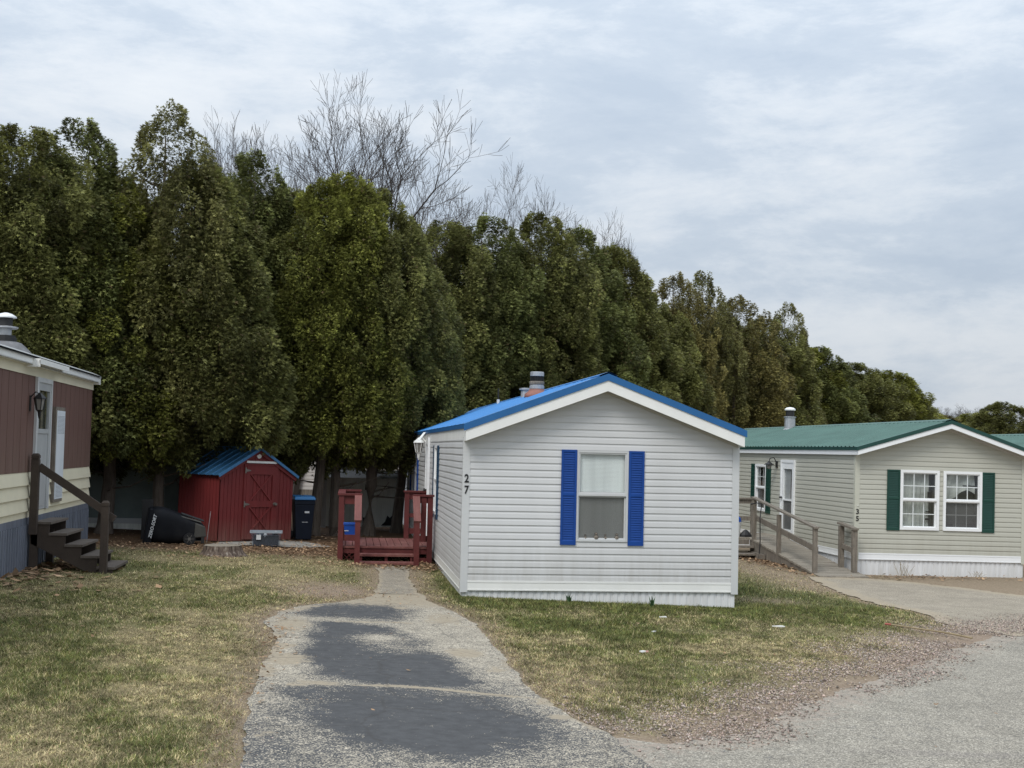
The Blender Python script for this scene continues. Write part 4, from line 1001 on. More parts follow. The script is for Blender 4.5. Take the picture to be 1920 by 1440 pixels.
# ------------------------------------------------------------------ red deck at home 27
dk = thing('deck', 'red stained wooden deck with two open steps beside the grey home', 'deck', (.65, 25.4, .03))
wx, wy, wz = -.65, -25.4, -.03
def wood(name, boxes, mat=M['red_deck'], par=dk):
    m_ = MB()
    for q in boxes: B(m_, *q)
    return m_.build(name, mat, par)
dx0, dx1, dy0, dy1, dz = -.22, 1.50, 24.5, 26.75, .325
nb_ = 13; w_ = (dx1-dx0-.02)/nb_
wood('deck_boards', [(dx0+.01+i*w_+.005, dx0+.01+(i+1)*w_-.005, dy0+.10, dy1, dz-.035, dz) for i in range(nb_)] + [(dx0, dx1, dy0-.02, dy0+.092, dz-.037, dz-.002)], M['red_board'])
wood('rim_joist', [(dx0, dx1, dy0, dy0+.04, .19, dz-.038), (dx0, dx0+.04, dy0+.04, dy1, .12, dz-.038), (dx1-.04, dx1, dy0+.04, dy1, .12, dz-.038), (dx0, dx1, dy1-.04, dy1, .12, dz-.04), (dx0+.5, dx0+.54, dy0+.05, dy1-.05, .15, dz-.04)])
sx0, sx1 = .17, 1.16
for i, (zt_, yy) in enumerate(((.205, 24.16), (.085, 23.85))):
    wood('step_tread', [(sx0-.0, sx1+.0, yy-.02, yy+.28, zt_-.038, zt_)], M['red_board'])
wood('step_stringer', [(.64, .69, 23.88, 24.46, -.02, .047), (.64, .69, 24.18, 24.46, .05, .165), (sx0+.02, sx0+.06, 24.16, 24.46, -.02, .165), (sx1-.06, sx1-.02, 24.16, 24.46, -.02, .165)])
pw = .095
def post(x, y, z0, z1, par=dk): return wood('post', [(x-pw/2, x+pw/2, y-pw/2, y+pw/2, z0, z1)], M['red_deck'], par)
rt = 1.25
post(dx0+.05, dy0-.03, .0, rt); post(sx0-.03, dy0-.03, .0, rt); post(sx1+.05, dy0-.03, .0, rt); post(dx1-.04, dy0-.03, -.03, rt)
post(dx0+.05, dy1-.05, .0, rt); post(sx0-.03, dy1-.05, .0, rt); post(1.12, dy1-.05, .0, rt); post(dx1-.04, dy1-.05, .0, rt)
post(.135, 23.86, .0, .80); post(1.195, 23.86, -.03, .80)
post(1.34, dy0-.03, .42, rt-.02)
wood('top_rail', [(dx0-.02, sx0+.04, dy0-.10, dy0+.04, rt, rt+.035), (dx0-.02, dx0+.12, dy0+.04, dy1-.12, rt, rt+.036), (dx0-.02, sx0+.04, dy1-.12, dy1+.02, rt, rt+.035)])
wood('top_rail', [(sx1-.02, dx1+.03, dy0-.10, dy0+.04, rt, rt+.035)]); wood('top_rail', [(1.05, dx1+.02, dy1-.12, dy1+.02, rt, rt+.035)])
wood('rail_board', [(dx0+.1, sx0-.08, dy0-.045, dy0-.005, rt-.16, rt), (dx0+.1, sx0-.08, dy0-.045, dy0-.005, .42, .53), (dx0+.1, sx0-.08, dy1-.07, dy1-.03, rt-.14, rt), (dx0+.1, sx0-.08, dy1-.07, dy1-.03, .42, .53), (dx0+.03, dx0+.07, dy0+.02, dy1-.1, rt-.14, rt), (dx0+.03, dx0+.07, dy0+.02, dy1-.1, .42, .53)])
wood('rail_board', [(sx1+.1, dx1-.09, dy0-.045, dy0-.005, rt-.12, rt), (sx1+.1, dx1-.09, dy0-.045, dy0-.005, .42, .53), (1.17, dx1-.09, dy1-.07, dy1-.03, rt-.14, rt), (1.17, dx1-.09, dy1-.07, dy1-.03, .42, .53), (1.17, dx1-.09, dy1-.07, dy1-.03, .75, .83)])
for xx in (.135, 1.195):
    m_ = MB(); m_.beam((xx+wx, dy0-.08+wy, rt+.0+wz), (xx+wx, 23.80+wy, .82+wz), .13, .038); m_.build('step_handrail', M['red_board'], dk)
la = MB()
for i in range(-3, 6):
    for s in (1, -1):
        # lattice strip clipped to the panel between the two left posts
        x0, x1, z0, z1 = dx0+.09, sx0-.07, .03, .20
        c0 = x0 + i*.085
        pts = []
        for tz in (z0, z1):
            pts.append((c0 + s*(tz-z0) + (0 if s > 0 else .17), tz))
        (xa, za), (xb, zb_) = pts
        if min(xa, xb) < x0-.06 or max(xa, xb) > x1+.06: continue
        la.beam((xa+wx, dy0-.02+(.008 if s > 0 else 0)+wy, za+wz), (xb+wx, dy0-.02+(.008 if s > 0 else 0)+wy, zb_+wz), .008, .03, (0, 1, 0.01))
la.build('lattice', M['red_deck'], dk)
wood('skirt_board', [(sx1+.1, dx1, dy0-.01, dy0+.02, -.02, .12)])
# blue container on the deck
bc = thing('plastic_tub', 'small bright blue plastic tub standing on the red deck behind its railing', 'tub', (.02, 26.3, dz+.012))
m_ = MB(); s0, s1 = .115, .14
m_.hexa([(-s0, -s0, 0), (s0, -s0, 0), (s0, s0, 0), (-s0, s0, 0), (-s1, -s1, .27), (s1, -s1, .27), (s1, s1, .27), (-s1, s1, .27)]); m_.build('body', M['blue_bucket'], bc, bevel=.01)
m_ = MB(); m_.box(-s1-.012, s1+.012, -s1-.012, s1+.012, .27, .31); m_.build('lid', M['blue_bucket'], bc, bevel=.006)
m_ = MB(); m_.box(-.13, -.05, -.1335, -.131, .15, .165); m_.build('label_strip', M['sticker'], bc)

# ------------------------------------------------------------------ shed
sw, sl_, se, spk = 1.97, 1.30, 1.40, 1.93
sh = thing('garden_shed', 'small red barn style shed with blue metal roof and crossed door boards', 'shed', (-2.665, 27.41, .135), (0, .020, R(45)))
def panel_wall(mb, T, u0, u1, z0, ztop, groove=.1):
    u = u0
    while u < u1-1e-4:
        a, b_ = u, min(u+groove-.012, u1); c2 = min(u+groove, u1)
        mb.quad(T(a, z0, .012), T(b_, z0, .012), T(b_, ztop(b_), .012), T(a, ztop(a), .012))
        if c2 > b_:
            mb.quad(T(b_, z0, .012), T(b_, z0, .004), T(b_, ztop(b_), .004), T(b_, ztop(b_), .012)); mb.quad(T(b_, z0, .004), T(c2, z0, .004), T(c2, ztop(c2), .004), T(b_, ztop(b_), .004)); mb.quad(T(c2, z0, .004), T(c2, z0, .012), T(c2, ztop(c2), .012), T(c2, ztop(c2), .004))
        u += groove
zt_ = lambda u: se + (spk-.04-se)*(1-abs(u-sw/2)/(sw/2))
m_ = MB(); panel_wall(m_, T_front(0, 0), 0, sw, .03, zt_); panel_wall(m_, T_left(0, 0), 0, sl_, .03, lambda u: se); panel_wall(m_, T_right(sw, 0), 0, sl_, .03, lambda u: se)
m_.quad((0, sl_, .03), (sw, sl_, .03), (sw, sl_, se), (sw/2, sl_, spk-.04), (0, sl_, se)); m_.build('wall', M['red_barn'], sh)
m_ = MB(); m_.box(.05, .16, .05, sl_, -.12, .03); m_.box(sw-.2, sw-.06, .05, sl_, -.12, .03); m_.box(.16, sw-.2, .12, .16, -.05, .03); m_.build('skid', M['weathered'], sh)
Ts = T_front(0, 0); Td = lambda u, v, d: (u, -d, v)
a, b_ = .66, 1.46
m_ = MB(); m_.box(a-.06, a-.005, .06, 1.58, .012, .035, Td); m_.box(b_+.005, b_+.06, .06, 1.58, .012, .035, Td); m_.box(a-.06, b_+.06, 1.582, 1.62, .012, .034, Td); m_.build('door_casing', M['red_barn'], sh)
m_ = MB(); panel_wall(m_, lambda u, v, d: (u, -.008-d, v), a, b_, .06, lambda u: 1.575, .1)
for (z0, z1) in ((.06, .17), (.72, .85), (1.40, 1.575)): m_.box(a, b_, z0, z1, .02, .040, Td)
for (u0, u1) in ((a, a+.09), (b_-.09, b_)):
    for (z0, z1) in ((.17, .72), (.85, 1.40)): m_.box(u0, u1, z0, z1, .02, .039, Td)
for (z0, z1) in ((.17, .72), (.85, 1.40)):
    for (ua, ub) in ((a+.09, b_-.09), (b_-.09, a+.09)):
        k = .0 if ua < ub else .004
        m_.beam((ua, -.032-k, z0+.03), (ub, -.032-k, z1-.03), .014, .075, (0, -1, 0.001)) if False else m_.poly_prism([(ua-.045, z0), (ua+.045, z0), (ub+.045, z1), (ub-.045, z1)], lambda u, v, d: (min(max(u, a+.09), b_-.09), -d, v), .02, .037+k)
door = m_.build('door', M['red_barn'], sh)
M['hinge'] = pmat('grey_hinge', (.2, .19, .17), .5, .2, 20, metal=.5)
for zz in (1.48, .78):
    m_ = MB(); m_.box(a-.05, a-.02, zz-.06, zz+.06, .04, .048, Td); m_.poly_prism([(a-.02, zz-.03), (a+.10, zz-.008), (a+.10, zz+.008), (a-.02, zz+.03)], Td, .04, .047); m_.build('hinge', M['hinge'], door)
m_ = MB(); m_.tube([Td(b_-.03, .79, .04), Td(b_-.03, .79, .10)], .03, 8); m_.box(b_-.05, b_+.05, .76, .80, .041, .06, Td); m_.build('handle', M['hinge'], door)
m_ = MB(); m_.box(a-.02, b_-.0, 1.635, 1.68, .012, .05, Td); m_.build('door_header', M['white_trim'], sh)
m_ = MB()
m_.poly_prism([(sw/2+.062*math.cos(t*math.pi/10), 1.80+.066*math.sin(t*math.pi/10)) for t in range(20)], Td, .012, .026); m_.build('gable_disc', M['white_trim'], sh)
oh = .06; ohs = .10; ssl = (spk-se)/(sw/2)
ze = se+.02-ssl*ohs; m_ = MB()
metal_roof(m_, -ohs, ze, sw/2, spk+.02, -oh, sl_+.06, .23, .012, .025); metal_roof(m_, sw+ohs, ze, sw/2, spk+.02, -oh, sl_+.06, .23, .012, .025)
rs = m_.build('roof', M['shed_roof'], sh)
m_ = MB(); k = .011
for i in range(8):
    yy = -oh + i*.23 + .20
    if yy > sl_: break
    for s in (0, 1):
        xe = -ohs if s == 0 else sw+ohs
        m_.beam((xe, yy, ze+k), (sw/2, yy, spk+.02+k), .028, .016)
m_.build('roof_rib', M['shed_trim'], rs)
m_ = MB(); m_.beam((sw/2, -oh-.01, spk+.035), (sw/2, sl_+.07, spk+.035), .12, .02); m_.build('ridge_cap', M['shed_trim'], rs)
m_ = MB()
for xe in (-ohs, sw+ohs): m_.beam((xe, -oh-.012, ze-.01), (sw/2, -oh-.012, spk+.01), .02, .055)
m_.build('roof_edge_trim', M['shed_trim'], sh)
m_ = MB()
for xe in (-ohs*.6, sw+ohs*.6): m_.beam((xe, -.03, ze-.06), (sw/2, -.03, spk-.055), .03, .07)
m_.build('rake_board', M['red_barn'], sh)
pole = MB(); pole.tube([(0, 0, 0), (.05, .10, .62)], .0045, 6)
pl = pole.build('thin_pole', M['galv']); pl.location = (-2.86, 27.25, .15); tag(pl, 'thin pale pole leaning against the left wall of the red shed', 'pole')

# ------------------------------------------------------------------ upright wheeled bin
wb = thing('wheeled_bin', 'upright navy wheeled bin with bright blue lid beside the red shed', 'wheeled bin', (-1.03, 29.15, .085), (0, 0, R(12)))
m_ = MB(); a, b_ = .21, .275
m_.hexa([(-a, -.22, .03), (a, -.22, .03), (a, .22, .03), (-a, .22, .03), (-b_, -.29, .78), (b_, -.29, .78), (b_, .29, .78), (-b_, .29, .78)]); m_.box(-b_-.012, b_+.012, -.302, .302, .78, .88); m_.build('body', M['bin_navy'], wb, bevel=.015)
m_ = MB(); m_.hexa([(-.30, -.34, .885), (.30, -.34, .885), (.30, .33, .885), (-.30, .33, .885), (-.27, -.30, .955), (.27, -.30, .955), (.27, .30, .975), (-.27, .30, .975)]); m_.build('lid', M['bin_lid'], wb, bevel=.015)
for s in (-1, 1):
    m_ = MB(); m_.tube([(s*.23, .23, .10), (s*.28, .23, .10)], .10, 16); m_.build('wheel', M['black'], wb)
m_ = MB(); m_.tube([(-.26, .36, .84), (.26, .36, .84)], .016, 8); m_.beam((-.24, .30, .84), (-.24, .37, .84), .03, .03); m_.beam((.24, .30, .84), (.24, .37, .84), .03, .03); m_.build('handle', M['bin_navy'], wb)
m_ = MB(); m_.box(.0, .13, -.284, -.279, .60, .64); m_.build('label_plate', M['sticker'], wb)
m_ = MB(); m_.box(-.06, .10, -.258, -.252, .40, .41); m_.build('label_strip', M['sticker'], wb)

wb.scale = (.78, .8, 1.0)
# ------------------------------------------------------------------ dark cart lying on its side
ct = thing('wheeled_bin', 'dusty black wheeled bin lying on its side left of the red shed', 'wheeled bin', (-3.42, 26.62, .17), (0, 0, R(10)))
# lies with its lid end to the left (-x), base with wheels to the right (+x)
m_ = MB()
rings = [(-.44, .28, .02, .62), (-.40, .30, .0, .71), (-.22, .30, .0, .72), (-.05, .29, .0, .67), (.12, .27, .01, .58), (.34, .25, .03, .48), (.50, .24, .08, .42), (.56, .20, .12, .36)]
i0 = 0; n = 20
for (x, hw_, z0, z1) in rings:
    for j in range(n):
        t = 2*math.pi*(j+.5)/n; cc, ss = math.cos(t), math.sin(t)
        ex = lambda v: math.copysign(abs(v)**.5, v)
        m_.v.append((x + .04*(ss > 0)*(-1 if x < 0 else 0), hw_*ex(cc), (z0+z1)/2 + (z1-z0)/2*ex(ss)))
for k in range(len(rings)-1):
    for j in range(n): m_.f.append((k*n+j, k*n+(j+1) % n, (k+1)*n+(j+1) % n, (k+1)*n+j))
m_.f.append(tuple(range(n))[::-1]); m_.f.append(tuple((len(rings)-1)*n+j for j in range(n)))
m_.build('body', M['cart_black'], ct, True)
m_ = MB(); m_.hexa([(-.60, -.31, .0), (-.44, -.31, .0), (-.44, .31, .0), (-.60, .31, .0), (-.50, -.29, .69), (-.42, -.29, .70), (-.42, .29, .70), (-.50, .29, .69)]); m_.build('lid', M['cart_black'], ct, bevel=.03)
m_ = MB(); m_.hexa([(.36, -.265, .12), (.60, -.25, .14), (.60, .25, .14), (.36, .265, .12), (.38, -.262, .42), (.575, -.245, .34), (.575, .245, .34), (.38, .262, .42)]); m_.build('base_moulding', M['cart_dust'], ct, bevel=.02)
m_ = MB(); m_.hexa([(-.05, -.24, .572), (.50, -.22, .415), (.50, .1, .415), (-.05, .1, .572), (-.05, -.22, .60), (.50, -.20, .435), (.50, .08, .435), (-.05, .08, .60)]); m_.build('dusty_flank', M['cart_dust'], ct, bevel=.012)
m_ = MB(); m_.tube([(.12, -.16, .585), (.55, -.14, .44)], .014, 6); m_.tube([(.12, .02, .595), (.55, .02, .45)], .014, 6); m_.build('handle', M['black'], ct)
for yy in (-.33, .30):
    w = MB(); w.tube([(.27, yy-.03, .11), (.27, yy+.03, .11)], .115, 18); wl = w.build('wheel', M['black'], ct)
    w = MB(); w.tube([(.27, yy-.034, .11), (.27, yy+.034, .11)], .028, 10)
    for j in range(6):
        t = j*math.pi/3; w.beam((.27, yy-.033, .11), (.27+.085*math.cos(t), yy-.033, .11+.085*math.sin(t)), .012, .006)
    w.build('rim', M['hinge'], wl)
m_ = MB(); m_.tube([(.27, -.3, .11), (.27, .3, .11)], .014, 6); m_.box(.34, .56, -.24, .24, .06, .075); m_.box(.50, .56, -.25, -.2, .02, .16); m_.build('axle', M['dark_metal'], ct)
digits(ct, 'ZERO-SORT', .085, (-.40, -.318, .34), M['sticker'], 'lettering', (R(90), R(-78), 0), .002, .002, .25)
bd = MB(); bd.box(0, .22, 0, .06, 0, .82); bo = bd.build('dark_board', M['black']); bo.location = (-4.15, 27.2, .18); bo.rotation_euler = (R(-3), 0, 0); tag(bo, 'tall dark board standing left of the toppled black bin', 'board')

# ------------------------------------------------------------------ storage tub
tb = thing('storage_tub', 'clear plastic storage tub full of odds and ends in front of the shed door', 'storage tub', (-1.67, 27.05, .118), (0, 0, R(3)))
m_ = MB(); a, b_, h_ = .27, .30, .29
P0 = [(-a, -.17, 0), (a, -.17, 0), (a, .17, 0), (-a, .17, 0)]; P1 = [(-b_, -.20, h_), (b_, -.20, h_), (b_, .20, h_), (-b_, .20, h_)]
for i in range(4): m_.quad(P0[i], P0[(i+1) % 4], P1[(i+1) % 4], P1[i])
m_.quad(*P0); m_.build('tub_wall', M['tub'], tb)
m_ = MB()
for (x0, x1, y0, y1) in ((-b_-.02, b_+.02, -.22, -.19), (-b_-.02, b_+.02, .19, .22), (-b_-.02, -b_+.01, -.19, .19), (b_-.01, b_+.02, -.19, .19)): m_.box(x0, x1, y0, y1, h_-.03, h_+.005)
M['tub_rim'] = pmat('cloudy_tub_rim', (.30, .34, .38), .4, .1, 9)
m_.build('rim', M['tub_rim'], tb)
M['junk'] = [pmat('dark_odds', (.02, .022, .03), .6, .4, 20), pmat('blue_odds', (.06, .10, .25), .5, .3, 20), pmat('white_odds', (.6, .6, .6), .5, .2, 20), pmat('slate_odds', (.08, .10, .13), .6, .4, 14)]
rr = random.Random(4)
for k, mm in enumerate(M['junk']):
    m_ = MB()
    for i in range((9, 4, 5, 8)[k]):
        x, y, z = rr.uniform(-.21, .21), rr.uniform(-.12, .12), rr.uniform(.03, .24 if k != 2 else .27)
        s = rr.uniform(.03, .06)
        if i % 2: m_.lathe([(s*.6, -s), (s*.8, 0), (s*.4, s)], 7, (x, y, z))
        else:
            q = rr.uniform(0, 3); ca, sa = math.cos(q)*s, math.sin(q)*s
            m_.hexa([(x-ca, y-sa, z-s), (x+sa, y-ca, z-s*.7), (x+ca, y+sa, z-s), (x-sa, y+ca, z-s), (x-ca, y-sa, z+s*.8), (x+sa, y-ca, z+s), (x+ca, y+sa, z+s*.6), (x-sa, y+ca, z+s)])
    if k == 0: m_.box(-.25, .25, -.15, .15, .01, .21)
    m_.build('contents', mm, tb)
m_ = MB(); m_.box(-.19, -.10, -.198, -.192, .13, .23); m_.build('label_plate', M['sticker'], tb)

# ------------------------------------------------------------------ stump
sp_ = thing('tree_stump', 'low pale cut tree stump with ragged bark on the lawn before the red shed', 'tree stump', (-2.30, 24.45, .12))
def ring(r, z, seed, amp, n=36):
    out = []
    for j in range(n):
        t = 2*math.pi*j/n; k = 1 + amp*(math.sin(3*t+seed)+.6*math.sin(7*t+seed*2)+.5*math.sin(11*t+1))
        out.append((r*k*math.cos(t), r*k*math.sin(t), z))
    return out
m_ = MB(); RR = [ring(.46, -.03, 1, .07), ring(.38, .05, 1, .06), ring(.335, .12, 1.2, .06), ring(.325, .19, 1.2, .055)]
for r_ in RR: m_.v += r_
for k in range(3):
    for j in range(36): m_.f.append((k*36+j, k*36+(j+1) % 36, (k+1)*36+(j+1) % 36, (k+1)*36+j))
m, nt, b = newmat('ragged_stump_bark')
f = noise(nt, coords(nt, (1, 1, .22)), 16, 6, .65); r = ramp(nt, [(.34, (.035, .024, .018)), (.50, (.12, .085, .065)), (.60, (.22, .18, .145)), (.70, (.50, .46, .40))]); nt.links.new(f, r.inputs[0]); nt.links.new(r.outputs[0], b.inputs['Base Color'])
bp = N(nt, 'ShaderNodeBump', Strength=1.0, Distance=.02); nt.links.new(f, bp.inputs['Height']); nt.links.new(bp.outputs[0], b.inputs['Normal']); b.inputs['Roughness'].default_value = .9
M['stump_bark'] = m
m_.build('bark', M['stump_bark'], sp_, True)
m_ = MB(); m_.v = ring(.324, .191, 1.2, .055); m_.f = [tuple(range(36))]
M['cut_wood'] = pmat('grey_cut_wood', (.25, .215, .17), .9, .2, 9, fine=.2)
m_.build('cut_face', M['cut_wood'], sp_)

# ------------------------------------------------------------------ ramp and landing at home 35
rp = thing('wheelchair_ramp', 'weathered grey wooden ramp and landing with railings beside the sage home', 'ramp', (9.8, 28.5, -.25))
wx, wy, wz = -9.8, -28.5, .25
def rb(name, fn, mat=M['weathered']):
    m_ = MB(); fn(m_); return m_.build(name, mat, rp)
def hz(y): return -.235 + (min(max(y, 25.75), 30.4)-25.75)/(30.4-25.75)*.44     # ramp surface height
rx0, rx1 = 9.36, 10.28
def f(m_):
    y = 25.62
    rr = random.Random(3)
    while y < 30.4:
        y1 = y+.128; j = rr.uniform(-.012, .012); k_ = rr.uniform(-.003, .003)
        xr = rx1 + (.10 if y < 26.2 else 0)
        m_.hexa([(rx0+j+wx, y+wy, hz(y)-.04+k_+wz), (xr+j+wx, y+wy, hz(y)-.04+k_+wz), (xr+j+wx, y1+wy, hz(y1)-.04+k_+wz), (rx0+j+wx, y1+wy, hz(y1)-.04+k_+wz), (rx0+j+wx, y+wy, hz(y)+k_+wz), (xr+j+wx, y+wy, hz(y)+k_+wz), (xr+j+wx, y1+wy, hz(y1)+k_+wz), (rx0+j+wx, y1+wy, hz(y1)+k_+wz)])
        y += .146
rb('ramp_boards', f, M['weathered_board'])
def f(m_):
    x = 8.2
    while x < 10.3: B(m_, x, x+.132, 30.42, 32.4, .165, .205); x += .138
rb('landing_boards', f, M['weathered_board'])
rb('ramp_stringer', lambda m_: [m_.hexa([(x+wx, 25.8+wy, -.33+wz), (x+.04+wx, 25.8+wy, -.33+wz), (x+.04+wx, 30.4+wy, -.33+wz), (x+wx, 30.4+wy, -.33+wz), (x+wx, 25.8+wy, hz(25.8)-.042+wz), (x+.04+wx, 25.8+wy, hz(25.8)-.042+wz), (x+.04+wx, 30.4+wy, hz(30.4)-.042+wz), (x+wx, 30.4+wy, hz(30.4)-.042+wz)]) for x in (rx0+.02, rx1-.06)])
rb('landing_rim', lambda m_: [B(m_, 8.2, rx0, 30.38, 30.42, .05, .163), B(m_, 8.2, 8.24, 30.42, 32.4, -.1, .163), B(m_, 9.3, 9.36, 29.2, 30.3, -.25, -.1)])
for i, z in enumerate((.03, -.12)): rb('step_tread', lambda m_: B(m_, 8.1, 9.36, 30.02-i*.33, 30.36-i*.33, z-.04, z))
rb('step_support', lambda m_: [B(m_, 8.72, 8.78, 29.75, 30.3, -.27, -.165), B(m_, 8.72, 8.78, 30.05, 30.36, -.16, -.012)])
rails = [(9.40, 30.15, .92), (9.40, 28.35, .84), (9.40, 26.05, .90)]
ps = []
for (x, y, h_) in rails:
    rb('post', lambda m_: B(m_, x-.043, x+.043, y-.043, y+.043, -.30 if y < 30 else -.05, hz(y)+h_)); ps.append((x+wx, y+wy, hz(y)+h_+wz))
def f(m_):
    m_.beam((ps[0][0], ps[0][1]+.1, ps[0][2]+.06), (ps[2][0], ps[2][1]-.08, ps[2][2]+.01), .11, .036)
rb('handrail', f)
rb('mid_rail', lambda m_: m_.beam((ps[0][0]+.05, ps[0][1], ps[0][2]-.42), (ps[2][0]+.05, ps[2][1], ps[2][2]-.44), .04, .12))
for (x, y) in ((10.22, 26.75), (10.26, 26.12)): rb('post', lambda m_: B(m_, x-.05, x+.05, y-.05, y+.05, -.3, hz(y)+.86))
rb('handrail', lambda m_: m_.beam((10.22+wx, 26.85+wy, hz(26.85)+.90+wz), (10.26+wx, 26.03+wy, hz(26.1)+.885+wz), .12, .04))
rb('mid_rail', lambda m_: m_.beam((10.22+wx, 26.75+wy, hz(26.75)+.45+wz), (10.26+wx, 26.1+wy, hz(26.1)+.43+wz), .04, .1))
for x in (9.95, 8.25): rb('post', lambda m_: B(m_, x-.05, x+.05, 32.0, 32.1, -.1, 1.05))
rb('landing_rail', lambda m_: [B(m_, 8.2, 10.05, 31.98, 32.12, 1.05, 1.09), B(m_, 8.2, 10.02, 32.03, 32.07, .94, 1.05), B(m_, 8.2, 10.0, 32.03, 32.07, .52, .63)])
# hose draped over the handrail
hs = MB(); hs.tube([(9.36, 30.25, 1.02), (9.30, 30.1, 1.0), (9.33, 29.8, 1.05), (9.38, 29.55, 1.03), (9.33, 29.5, .7), (9.34, 29.5, .2), (9.30, 29.45, -.2)], .012, 6)
ho = hs.build('cable', M['black']); tag(ho, 'thin black cable hanging over the ramp handrail', 'cable')
bk = thing('bucket', 'pale bucket with a blue top on the landing, half hidden by the grey home', 'bucket', (9.10, 30.75, .207))
m_ = MB(); m_.lathe([(.13, 0), (.16, .34), (.165, .35)], 16); m_.build('body', M['green_can'], bk)
m_ = MB(); m_.lathe([(.165, .35), (.15, .44), (.08, .50), (.02, .51)], 16); m_.build('lid', M['blue_bucket'], bk)
sb = MB(); sb.lathe([(.16, 0), (.15, .05), (.10, .10), (.05, .15), (.01, .17)], 10); so_ = sb.build('black_sack', M['black']); so_.scale = (1, .7, 1); so_.location = (9.36, 30.7, .207); tag(so_, 'small black sack slumped on the landing beside the bucket', 'sack')

# ------------------------------------------------------------------ buildings behind the trees
dh = thing('mobile_home', 'dark blue green lap sided mobile home in deep shade behind the trees at left', 'mobile home', (-9.0, 30.0, .1))
m_ = MB(); siding(m_, T_front(0, 0), .36, 2.4, .184, lambda z: (0, 5.4), prof=WIDE); siding(m_, T_right(5.4, 0), .36, 2.4, .184, lambda z: (0, 3.6), prof=WIDE); m_.build('siding', M['stone_dark'], dh)
m_ = MB(); m_.box(0, 5.4, -.02, 0, .24, .36); m_.build('skirting_band', M['grey_trim'], dh)
m_ = MB(); skirt(m_, T_front(0, .02), 0, 5.4, lambda u: -.1, .24, .12); m_.build('skirting', M['shed_grey'], dh)
m_ = MB(); m_.hexa([(-.2, -.25, 2.4), (5.6, -.25, 2.4), (5.6, 3.9, 2.4), (-.2, 3.9, 2.4), (-.2, 1.7, 2.9), (5.6, 1.7, 2.9), (5.6, 1.9, 2.9), (-.2, 1.9, 2.9)]); m_.build('roof', M['dark_metal'], dh)
gs = thing('garden_shed', 'low grey metal shed with rusted lower edge behind the red deck', 'shed', (-.72, 34.0, .05), (0, 0, R(-4)))
m_ = MB(); panel_wall(m_, T_front(0, 0), 0, 1.95, .06, lambda u: 1.32, .075); panel_wall(m_, T_left(0, 0), 0, 1.4, .06, lambda u: 1.28, .1); panel_wall(m_, T_right(1.95, 0), 0, 1.4, .06, lambda u: 1.28, .1); m_.build('wall', M['shed_grey'], gs)
m_ = MB(); m_.box(.9, 1.86, .13, 1.26, .012, .03, lambda u, v, d: (u, -d, v)); m_.build('door', M['shed_grey'], gs)
m_ = MB(); m_.box(1.08, 1.11, 1.0, 1.14, .03, .05, lambda u, v, d: (u, -d, v)); m_.box(1.03, 1.16, .14, .30, .03, .034, lambda u, v, d: (u, -d, v)); m_.poly_prism([(1.5, .10), (1.86, .10), (1.86, .60), (1.80, .38), (1.72, .30), (1.66, .36), (1.6, .2)], lambda u, v, d: (u, -d, v), .03, .034); m_.build('rust_hole', M['glass_dark'], gs)
m_ = MB(); m_.hexa([(-.08, -.1, 1.30), (2.03, -.1, 1.30), (2.03, 1.5, 1.30), (-.08, 1.5, 1.30), (-.08, .6, 1.48), (2.03, .6, 1.48), (2.03, .8, 1.48), (-.08, .8, 1.48)]); m_.build('roof', M['dark_metal'], gs)
m_ = MB(); m_.box(-.02, .10, -.03, -.004, .0, 1.3); m_.build('corner_trim', M['grey_trim'], gs)
fb = thing('mobile_home', 'pale far mobile home glimpsed between the trunks right of the red shed', 'mobile home', (-6.0, 47, 0))
m_ = MB(); siding(m_, T_front(0, 0), .6, 2.7, .12, lambda z: (0, 9)); m_.build('siding', M['pale_wall'], fb)
m_ = MB(); m_.box(0, 9, -.02, .0, .0, .6); m_.box(0, 9, .0, 4, 2.7, 2.8); m_.build('skirting', M['weathered'], fb)
m_ = MB(); m_.box(3, 3.9, -.03, .01, 1.2, 2.2); m_.box(5.4, 6.4, -.03, .01, 1.2, 2.2); m_.build('window', M['glass_dark'], fb)
m_ = MB(); m_.hexa([(-.2, -.3, 2.8), (9.2, -.3, 2.8), (9.2, 4.3, 2.8), (-.2, 4.3, 2.8), (-.2, 1.9, 3.4), (9.2, 1.9, 3.4), (9.2, 2.1, 3.4), (-.2, 2.1, 3.4)]); m_.build('roof', M['galv'], fb)

# ------------------------------------------------------------------ small litter, plants
def litter(name, label, cat, X, Y, pts, mat, h=.012, dz=.02):
    m_ = MB(); m_.poly_prism(pts, lambda u, v, d: (u, v, d + .25*h*math.sin(u*60)), 0, h); o = m_.build(name, mat); o.location = (X, Y, gz1(X)+dz); return tag(o, label, cat)
litter('paper_scrap', 'long white scrap on the green lawn right of the grey home', 'litter', 5.63, 16.95, [(-.085, 0), (-.04, .035), (.05, .03), (.085, -.01), (0, -.025)], M['litter'], .014, .035)
o = litter('wrapper', 'crumpled white and red wrapper on the lawn below the window', 'litter', 3.22, 14.25, [(-.045, .02), (.0, .03), (.02, -.01), (-.03, -.015)], M['litter'], .014, .03)
o2 = MB(); o2.poly_prism([(.004, .025), (.05, .005), (.045, -.025), (.02, -.012)], lambda u, v, d: (u, v, d), .002, .015); o2.build('red_end', M['pink_wrap'], o)
litter('paper_scrap', 'small pale scrap on the lawn near the wall of the grey home', 'litter', 4.23, 17.6, [(-.05, 0), (-.02, .03), (.04, .02), (.05, -.02)], M['litter'], .012, .02)
litter('paper_scrap', 'tiny white scrap midway across the right lawn', 'litter', 3.75, 16.05, [(-.03, 0), (0, .018), (.03, 0), (0, -.015)], M['litter'], .012, .02)
